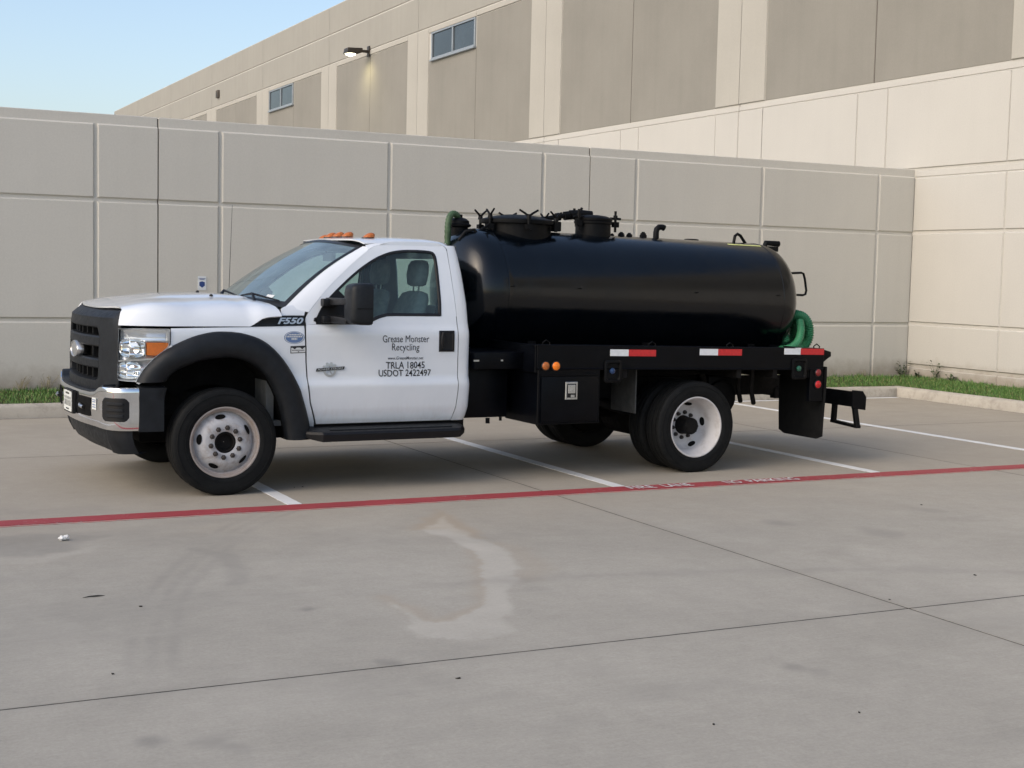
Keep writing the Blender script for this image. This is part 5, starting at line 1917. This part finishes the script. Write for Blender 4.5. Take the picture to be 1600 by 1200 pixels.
bed = empty('bed')
bed.parent = truck
BY = 1.200
for s in (-1, 1):
    # side rail: channel with a thin top lip
    prof = [(BY - 0.10, 1.118), (BY - 0.004, 1.118), (BY, 1.130), (BY - 0.035, 1.134), (BY - 0.11, 1.134)]
    bar_(MB().prism([(2.562, 0.935), (5.568, 0.942), (5.568, 1.134), (2.562, 1.134)], 'y', s * (BY - 0.012), s * BY), 'side_rail', 'black_paint', bed, bevel=0.003, seg=1)
    bar_(MB().box(2.562, 5.568, s * (BY - 0.16), s * (BY - 0.012), 1.118, 1.132), 'rail_flange', 'black_paint', bed, bevel=0.002, seg=1)
    bar_(MB().tube([(2.57, s * BY, 0.936), (5.56, s * BY, 0.942)], 0.008, 6), 'rail_bead', 'black_paint', bed)
bar_(MB().box(2.575, 5.555, -BY + 0.02, BY - 0.02, 1.00, 1.03), 'deck', 'black_steel', bed)
bar_(MB().box(2.550, 2.575, -BY + 0.013, BY - 0.013, 0.90, 1.132), 'front_sill', 'black_paint', bed, bevel=0.004, seg=1)
for x in (2.9, 3.4, 4.6, 5.0, 5.4):
    bar_(MB().box(x, x + 0.05, -BY + 0.02, BY - 0.02, 0.86, 0.995), 'cross_member', 'chassis', bed)
bar_(MB().prism([(5.569, 0.930), (5.569, 1.125), (5.64, 1.120), (5.735, 1.098), (5.738, 1.055), (5.70, 1.035), (5.60, 0.965)], 'y', -1.10, 1.10), 'rear_sill', 'black_paint', bed, bevel=0.008)
# rope loops
for x in (2.66, 3.70, 4.52, 5.50):
    for s in (-1, 1):
        bar_(MB().tube([(x - 0.03, s * (BY - 0.03), 1.128), (x - 0.034, s * (BY - 0.03), 1.15), (x, s * (BY - 0.03), 1.172), (x + 0.034, s * (BY - 0.03), 1.15), (x + 0.03, s * (BY - 0.03), 1.128)], 0.006, 6), 'rope_loop', 'black_steel', bed)
# reflective tape on the near rail
for xa, xm, xb in ((3.262, 3.445, 3.722), (4.178, 4.372, 4.632), (5.105, 5.290, 5.562)):
    bar_(MB().box(xa, xm, -BY - 0.0030, -BY - 0.0005, 1.036 - RAKE * (xa - 2.56), 1.092 - RAKE * (xa - 2.56)), 'tape_white', 'tape_white', bed)
    bar_(MB().box(xm + 0.001, xb, -BY - 0.0030, -BY - 0.0005, 1.036 - RAKE * (xa - 2.56), 1.092 - RAKE * (xa - 2.56)), 'tape_red', 'tape_red', bed)
# torn scrap of tape at the last strip
bar_(MB().prism([(5.262, 1.106), (5.300, 1.136), (5.225, 1.136)], 'y', -BY - 0.0045, -BY - 0.0032), 'tape_scrap', 'tape_white', bed)


def round_lamp(x, z, r_, lens, parent=bed, y=-BY):
    lm = empty('side_lamp', (x, y, z))
    lm.parent = truck
    MB().lathe([(r_ * 1.18, 0.002), (r_ * 1.18, -0.008), (r_ * 1.0, -0.012), (r_ * 0.98, -0.004)], (0, 0, 0), 'y', 24).build('grommet', 'seal', lm)
    MB().lathe([(r_, -0.004), (r_ * 0.98, -0.012), (r_ * 0.8, -0.019), (r_ * 0.4, -0.023), (0.001, -0.024)], (0, 0, 0), 'y', 24).build('lens', lens, lm)
    return lm


round_lamp(2.640, 0.958, 0.034, 'amber_dull')
round_lamp(2.738, 0.956, 0.036, 'amber')


def box_lamp(x, z, lens):
    lm = empty('recessed_lamp', (x, -BY, z))
    lm.parent = truck
    pts_o = [(-0.085, -0.095), (0.085, -0.095), (0.085, 0.095), (-0.085, 0.095)]
    mb_ = MB()
    def rr4(s, y, c=0.2):
        out_ = []
        for (a, b_) in pts_o:
            out_ += [(a * s * (1 - c) if True else a, y, b_ * s), (a * s, y, b_ * s * (1 - c))] if a * b_ < 0 else [(a * s, y, b_ * s * (1 - c)), (a * s * (1 - c), y, b_ * s)]
        return out_
    mb_.loft([rr4(1, 0.0), rr4(1, -0.014), rr4(0.9, -0.020), rr4(0.78, -0.020), rr4(0.70, -0.008), rr4(0.66, 0.004)], closed=True)
    mb_.add(rr4(0.68, -0.002), [tuple(range(8))])
    mb_.build('frame', 'black_steel', lm, sharp=30)
    MB().lathe([(0.026, -0.002), (0.024, -0.014), (0.014, -0.020), (0.001, -0.022)], (-0.004, 0, 0.004), 'y', 16).build('lens', lens, lm)


box_lamp(3.290, 0.905, 'glint_blue')
box_lamp(5.278, 0.903, 'glint_green')
par(MB().box(5.415, 5.567, -BY + 0.001, -BY + 0.05, 0.60, 0.93), 'lamp_bracket', 'black_paint', bevel=0.004, seg=1)
round_lamp(5.500, 0.866, 0.032, 'red_lens_dull')
round_lamp(5.503, 0.758, 0.035, 'red_lens')
par(MB().box(5.57, 5.62, -BY + 0.05, -BY + 0.12, 0.80, 0.88), 'tail_bracket', 'black_steel', bevel=0.01)

# tool box under the bed
tb = empty('tool_box')
tb.parent = truck
par(MB().box(2.575, 3.175, -BY + 0.004, -0.62, 0.470, 0.930), 'box_body', 'black_paint', tb, bevel=0.006, seg=1)
par(MB().box(2.604, 3.150, -BY - 0.012, -BY + 0.003, 0.488, 0.868), 'box_door', 'black_paint', tb, bevel=0.005)
par(MB().tube([(2.58, -BY - 0.004, 0.478), (3.17, -BY - 0.004, 0.478)], 0.007, 6), 'hinge', 'black_steel', tb)
par(MB().tube([(2.60, -BY - 0.004, 0.878), (3.16, -BY - 0.004, 0.884)], 0.005, 6), 'weather_strip', 'black_steel', tb)
par(MB().box(2.828, 2.945, -BY - 0.0165, -BY - 0.0115, 0.676, 0.824), 'latch_plate', 'bright_metal', tb, bevel=0.0025, seg=1)
par(MB().box(2.843, 2.930, -BY - 0.0178, -BY - 0.0160, 0.692, 0.808), 'latch_recess', 'seal', tb)
par(MB().box(2.852, 2.921, -BY - 0.0225, -BY - 0.0175, 0.728, 0.800).box(2.880, 2.915, -BY - 0.021, -BY - 0.0175, 0.694, 0.716), 'latch_handle', 'bright_metal', tb, bevel=0.002, seg=1)

# splash panel ahead of the rear wheel, mud flaps, bumper and step
par(MB().box(3.640, 3.652, -1.02, -0.62, 0.52, 0.93), 'splash_panel', plain('panel_grey', (0.055, 0.058, 0.058), 0.7, var=0.3, vscale=9))
for s in (-1, 1):
    rws = []
    for y in np.linspace(0.57, 1.215, 9):
        zb = 0.262 + (0.035 if y in (0.57, ) else 0)
        rws.append([(5.585 + 0.012 * math.sin(z * 5 + y * 3), s * y, z) for z in np.linspace(0.245 + (0.03 if y < 0.6 or y > 1.19 else 0), 0.92, 10)])
    par(MB().loft(rws), 'mud_flap', 'rubber', solid=0.010)
    for y in (0.75, 0.95):
        par(MB().tube([(4.95, s * y, 0.90), (4.96, s * (y - 0.03), 0.70), (5.05, s * (y - 0.10), 0.56)], 0.022, 6), 'hanger', 'chassis')
rbm = empty('rear_bumper')
rbm.parent = truck
par(MB().prism([(6.075, 0.520), (6.235, 0.500), (6.235, 0.605), (6.195, 0.655), (6.075, 0.668)], 'y', -1.02, 1.02), 'beam', 'black_steel', rbm, bevel=0.008)
par(MB().prism([(6.07, 0.505), (6.24, 0.485), (6.245, 0.610), (6.20, 0.668), (6.07, 0.680)], 'y', -1.036, -1.021), 'end_cap', 'black_paint', rbm, bevel=0.004, seg=1)
for s in (-1, 1):
    par(MB().box(5.6, 6.08, s * 0.38, s * 0.46, 0.56, 0.66), 'bracket', 'black_steel', rbm, bevel=0.006, seg=1)
stp = MB()
stp.prism([(-1.075, 0.335), (-1.025, 0.53), (-0.985, 0.53), (-1.035, 0.335)], 'x', 6.10, 6.15)
stp.prism([(-0.735, 0.355), (-0.745, 0.53), (-0.705, 0.53), (-0.695, 0.355)], 'x', 6.10, 6.15)
stp.prism([(-1.075, 0.318), (-1.075, 0.345), (-0.695, 0.368), (-0.695, 0.340)], 'x', 6.095, 6.155)
par(stp, 'step', 'black_steel', rbm, bevel=0.004, seg=1)

# ------------------------------------------------------------------ tank
tank = empty('tank')
tank.parent = truck
TR, TZ = 0.57, 1.535
X0, X1 = 2.615, 5.600
prof = []
DF, DR = 0.36, 0.30
for k in range(15):
    a = (math.pi / 2) * k / 14
    prof.append((TR * (1 - math.cos(a) ** 2.9) ** (1 / 2.9), X0 - 0.004 - DF * math.cos(a)))
bar_(MB().lathe([(max(r_, 0.001), t) for r_, t in prof] + [(TR, X0)], (0, 0, TZ), 'x', 96), 'front_head', 'tank_paint', tank, sharp=40)
shell_prof = [(TR + 0.001, X0), (TR + 0.0018, X0 + 0.003), (TR + 0.0018, X0 + 0.012), (TR + 0.001, X0 + 0.016)] + [(TR + 0.001, x) for x in np.linspace(X0 + 0.05, X1 - 0.05, 24)] + [(TR + 0.001, X1 - 0.016), (TR + 0.0035, X1 - 0.012), (TR + 0.0035, X1 - 0.003), (TR + 0.001, X1)]
sh = MB().lathe(shell_prof, (0, 0, TZ), 'x', 128)
sh.v = [(x, y * (1 + 0.0035 * noise.noise((x * 1.7, y * 2.5, z * 2.5))), TZ + (z - TZ) * (1 + 0.0035 * noise.noise((x * 1.7, y * 2.5, z * 2.5)))) for x, y, z in sh.v]
bar_(sh, 'shell', 'tank_paint', tank, sharp=30, merge=1e-4)
prof = [(TR, X1)]
for k in range(15):
    a = (math.pi / 2) * k / 14
    prof.append((max(TR * (1 - math.sin(a) ** 2.6) ** (1 / 2.6), 0.001), X1 + 0.004 + DR * math.sin(a)))
bar_(MB().lathe(prof, (0, 0, TZ), 'x', 96), 'rear_head', 'tank_paint', tank, sharp=40)
# saddles
for x in (2.9, 4.1, 5.3):
    bar_(MB().box(x, x + 0.08, -0.40, 0.40, 1.03, 1.13), 'saddle', 'black_paint', tank)
# thin yellow strip near the rear on top
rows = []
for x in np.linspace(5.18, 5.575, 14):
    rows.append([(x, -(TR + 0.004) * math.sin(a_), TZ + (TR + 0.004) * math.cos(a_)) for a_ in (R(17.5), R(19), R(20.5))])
bar_(MB().loft(rows), 'yellow_strip', plain('strip_yellow', (0.62, 0.66, 0.22), 0.35, var=0.2, vscale=14), tank)
# small welded lugs along the flank
for x in (2.64, 3.30, 4.55, 5.50):
    a = R(2)
    z = TZ + TR * math.sin(R(7))
    bar_(MB().box(x, x + 0.030, -TR - 0.014, -TR + 0.02, z - 0.004, z + 0.004), 'lug', 'black_steel', tank, bevel=0.002, seg=1)
TOP = TZ + TR


def t_top(x, y=0.0):
    return TZ + math.sqrt(TR * TR - y * y)


# main hatch with clamps
mh = empty('hatch')
mh.parent = truck
hx = 2.985
bar_(MB().lathe([(0.300, -0.10), (0.300, 0.052), (0.292, 0.060), (0.250, 0.060)], (hx, 0, TOP), 'z', 48), 'collar', 'black_steel', mh, sharp=35)
bar_(MB().lathe([(0.335, 0.055), (0.338, 0.065), (0.338, 0.088), (0.326, 0.096), (0.28, 0.108), (0.20, 0.126), (0.10, 0.138), (0.001, 0.142)], (hx, 0, TOP), 'z', 48), 'lid', 'black_steel', mh, sharp=30)
for k in range(6):
    a = R(18 + 60 * k)
    cx_, cy_ = hx + 0.352 * math.cos(a), 0.352 * math.sin(a)
    cl = MB()
    cl.tube([(cx_, cy_, TOP - 0.005), (cx_, cy_, TOP + 0.135)], 0.013, 8)
    cl.box(cx_ - 0.026, cx_ + 0.026, cy_ - 0.026, cy_ + 0.026, TOP + 0.0, TOP + 0.045)
    cl.tube([(cx_, cy_, TOP + 0.09), (cx_, cy_, TOP + 0.125)], [0.024, 0.018], 8)
    b_ = a + 1.2
    for s in (-1, 1):
        cl.tube([(cx_, cy_, TOP + 0.115), (cx_ + s * 0.035 * math.cos(b_), cy_ + s * 0.035 * math.sin(b_), TOP + 0.142), (cx_ + s * 0.085 * math.cos(b_), cy_ + s * 0.085 * math.sin(b_), TOP + 0.172)], [0.011, 0.010, 0.009], 6)
    bar_(cl, 'wing_nut', 'black_steel', mh)
bar_(MB().box(hx + 0.30, hx + 0.42, -0.06, 0.06, TOP + 0.01, TOP + 0.10), 'hinge', 'black_steel', mh, bevel=0.01)
bar_(MB().tube([(hx - 0.36, -0.12, TOP + 0.03), (hx - 0.44, -0.14, TOP - 0.02), (hx - 0.52, -0.15, TOP - 0.06)], 0.012, 6), 'hatch_stay', 'black_steel', mh)

# second dome: primary shut-off
pd = empty('vent_dome')
pd.parent = truck
px_ = 3.775
bar_(MB().lathe([(0.165, -0.08), (0.165, 0.095), (0.178, 0.100), (0.180, 0.118), (0.172, 0.124), (0.178, 0.128), (0.180, 0.146), (0.168, 0.156), (0.12, 0.172), (0.06, 0.180), (0.001, 0.182)], (px_, 0, TOP), 'z', 40), 'dome_body', 'black_steel', pd, sharp=28)
for a in (-20, 100, 200):
    a = R(a)
    cx_, cy_ = px_ + 0.21 * math.cos(a), 0.21 * math.sin(a)
    cl = MB().tube([(cx_, cy_, TOP + 0.03), (cx_, cy_, TOP + 0.225)], 0.012, 8)
    cl.box(cx_ - 0.030, cx_ + 0.030, cy_ - 0.02, cy_ + 0.02, TOP + 0.075, TOP + 0.125)
    cl.tube([(cx_ - 0.055, cy_, TOP + 0.155), (cx_ + 0.055, cy_, TOP + 0.155)], 0.012, 8)
    cl.tube([(cx_, cy_, TOP + 0.145), (cx_, cy_, TOP + 0.185)], 0.020, 8)
    bar_(cl, 'swing_bolt', 'black_steel', pd)
# valve piping that joins the two
vp = MB()
vp.tube([(hx + 0.18, 0.10, TOP + 0.10), (hx + 0.34, 0.10, TOP + 0.125), (hx + 0.50, 0.08, TOP + 0.158), (hx + 0.58, 0.07, TOP + 0.170)], 0.022, 10)
vp.tube([(hx + 0.44, 0.085, TOP + 0.145), (hx + 0.48, 0.083, TOP + 0.153)], 0.038, 8)
vp.tube([(hx + 0.52, 0.075, TOP + 0.160), (hx + 0.57, 0.07, TOP + 0.168)], 0.042, 8)
vp.tube([(hx + 0.58, 0.07, TOP + 0.172), (hx + 0.70, 0.06, TOP + 0.188), (hx + 0.80, 0.04, TOP + 0.190)], [0.045, 0.038, 0.030], 10)
vp.tube([(hx + 0.62, 0.06, TOP + 0.19), (hx + 0.62, 0.06, TOP + 0.235)], 0.012, 6)
vp.tube([(hx + 0.68, 0.06, TOP + 0.19), (hx + 0.70, 0.06, TOP + 0.245)], 0.013, 6)
bar_(vp, 'valve_pipe', 'black_steel', tank)
# plugs, vent elbow, lifting eyes
for x, r_, h in ((3.985, 0.016, 0.022), (4.085, 0.026, 0.040), (4.175, 0.024, 0.036), (4.330, 0.028, 0.052)):
    bar_(MB().lathe([(r_ * 1.25, -0.01), (r_ * 1.25, h * 0.45), (r_, h * 0.5), (r_, h * 0.75), (r_ * 0.6, h * 0.8), (r_ * 0.6, h), (0.001, h)], (x, 0.0, TOP), 'z', 8), 'plug', 'black_steel', tank, sharp=30)
bar_(MB().tube([(4.475, 0, TOP - 0.02), (4.475, 0, TOP + 0.055), (4.482, 0, TOP + 0.085), (4.505, 0, TOP + 0.105), (4.545, 0, TOP + 0.108), (4.565, 0, TOP + 0.100)], [0.030, 0.028, 0.028, 0.028, 0.027, 0.030], 12), 'vent_elbow', 'black_steel', tank)
bar_(MB().tube([(5.385, 0, TOP - 0.01), (5.40, 0, TOP + 0.065), (5.43, 0, TOP + 0.085), (5.465, 0, TOP + 0.070), (5.535, 0, TOP - 0.01)], 0.015, 8), 'lifting_eye', 'black_steel', tank)
bar_(MB().tube([(5.74, 0, TOP - 0.07), (5.78, 0, TOP + 0.012), (5.94, 0, TOP + 0.010)], [0.025, 0.028, 0.030], 10).box(5.76, 5.90, -0.05, 0.05, TOP - 0.07, TOP - 0.02), 'rear_light_pipe', 'black_steel', tank)
plate_ = bar_(MB().lathe([(0.07, -0.02), (0.07, 0.010), (0.05, 0.014), (0.001, 0.014)], (4.92, 0.05, TOP), 'z', 20), 'blank_flange', 'black_steel', tank)
# rear grab handle
hd = MB().tube([(5.865, 0.02, 1.83), (5.985, 0.02, 1.838), (6.015, 0.02, 1.83), (6.035, 0.02, 1.78), (6.060, 0.02, 1.66), (6.050, 0.02, 1.622), (6.02, 0.02, 1.612), (5.875, 0.02, 1.612)], 0.012, 8)
hd.v = [(x + 0.27, y, z) for x, y, z in hd.v]
hd.tube([(5.80, 0.02, 1.83), (6.14, 0.02, 1.83)], 0.012, 8).tube([(5.84, 0.02, 1.612), (6.15, 0.02, 1.612)], 0.012, 8)
bar_(hd, 'grab_handle', 'black_steel', tank)
# front top: secondary trap with olive hose
tp = empty('moisture_trap')
tp.parent = truck
bar_(MB().lathe([(0.080, -0.22), (0.080, -0.01), (0.105, 0.0), (0.108, 0.018), (0.092, 0.026), (0.090, 0.050), (0.06, 0.072), (0.03, 0.08), (0.03, 0.105), (0.001, 0.108)], (2.455, 0.12, TOP + 0.012), 'z', 28), 'trap_body', 'black_steel', tp, sharp=30)
hs = MB()
path = catmull([(2.300, 0.02, 1.55), (2.300, 0.02, 1.85), (2.298, 0.02, 2.02), (2.305, 0.03, 2.13), (2.330, 0.05, 2.195), (2.375, 0.08, 2.225), (2.420, 0.10, 2.215), (2.448, 0.12, 2.175), (2.455, 0.12, 2.12)], 8)
rad = [0.028 + 0.0024 * math.sin(i * 2.1) for i in range(len(path))]
hs.tube(path, rad, 12)
bar_(hs, 'suction_hose', 'hose_olive', tp)
bar_(MB().tube([(2.53, -0.18, TOP - 0.10), (2.47, -0.16, TOP - 0.02), (2.40, -0.13, TOP - 0.04), (2.34, -0.12, TOP - 0.12)], 0.016, 8), 'trap_bracket', 'black_steel', tp)

# coiled green suction hose on the rear of the bed: a thing that only rests there
gh = empty('suction_hose_coil', truck.location, 0.0196)
tag(gh, 'coiled ribbed green suction hose resting on the rear of the truck bed', 'hose')


def ribbed(path_pts, r0, pitch, depth, n=14):
    P = resample(catmull(path_pts, 14), 400)
    d = 0.0
    rad_ = []
    last = None
    for p in P:
        if last is not None:
            d += math.dist(p, last)
        last = p
        rad_.append(r0 + depth * (0.5 + 0.5 * math.cos(2 * math.pi * d / pitch)))
    return MB().tube(P, rad_, n)


def ring(cx_, cy_, cz_, rx, rz, a0, a1, lean, n=12):
    return [(cx_ + rx * math.cos(a), cy_ + lean * (a - a0), cz_ + rz * math.sin(a)) for a in np.linspace(a0, a1, n)]


for k, (dy, dx, r_) in enumerate(((-0.42, 0.0, 0.165), (-0.31, 0.03, 0.175), (-0.20, 0.05, 0.175), (-0.09, 0.06, 0.17))):
    pts = ring(5.89 + dx, dy, 1.255, 0.15, r_, R(-95), R(215), 0.006)
    ribbed(pts, 0.034, 0.021, 0.012).xf(rk).build('hose_loop', 'hose_green', gh, sharp=60)
ribbed([(5.56, -0.58, 1.085), (5.68, -0.58, 1.105), (5.78, -0.56, 1.17), (5.84, -0.52, 1.27), (5.87, -0.46, 1.36)], 0.036, 0.024, 0.004).xf(rk).build('hose_end', 'hose_green', gh)
bar_(MB().box(5.572, 6.10, -0.60, 0.20, 1.015, 1.045), 'hose_tray', 'black_steel', bed)
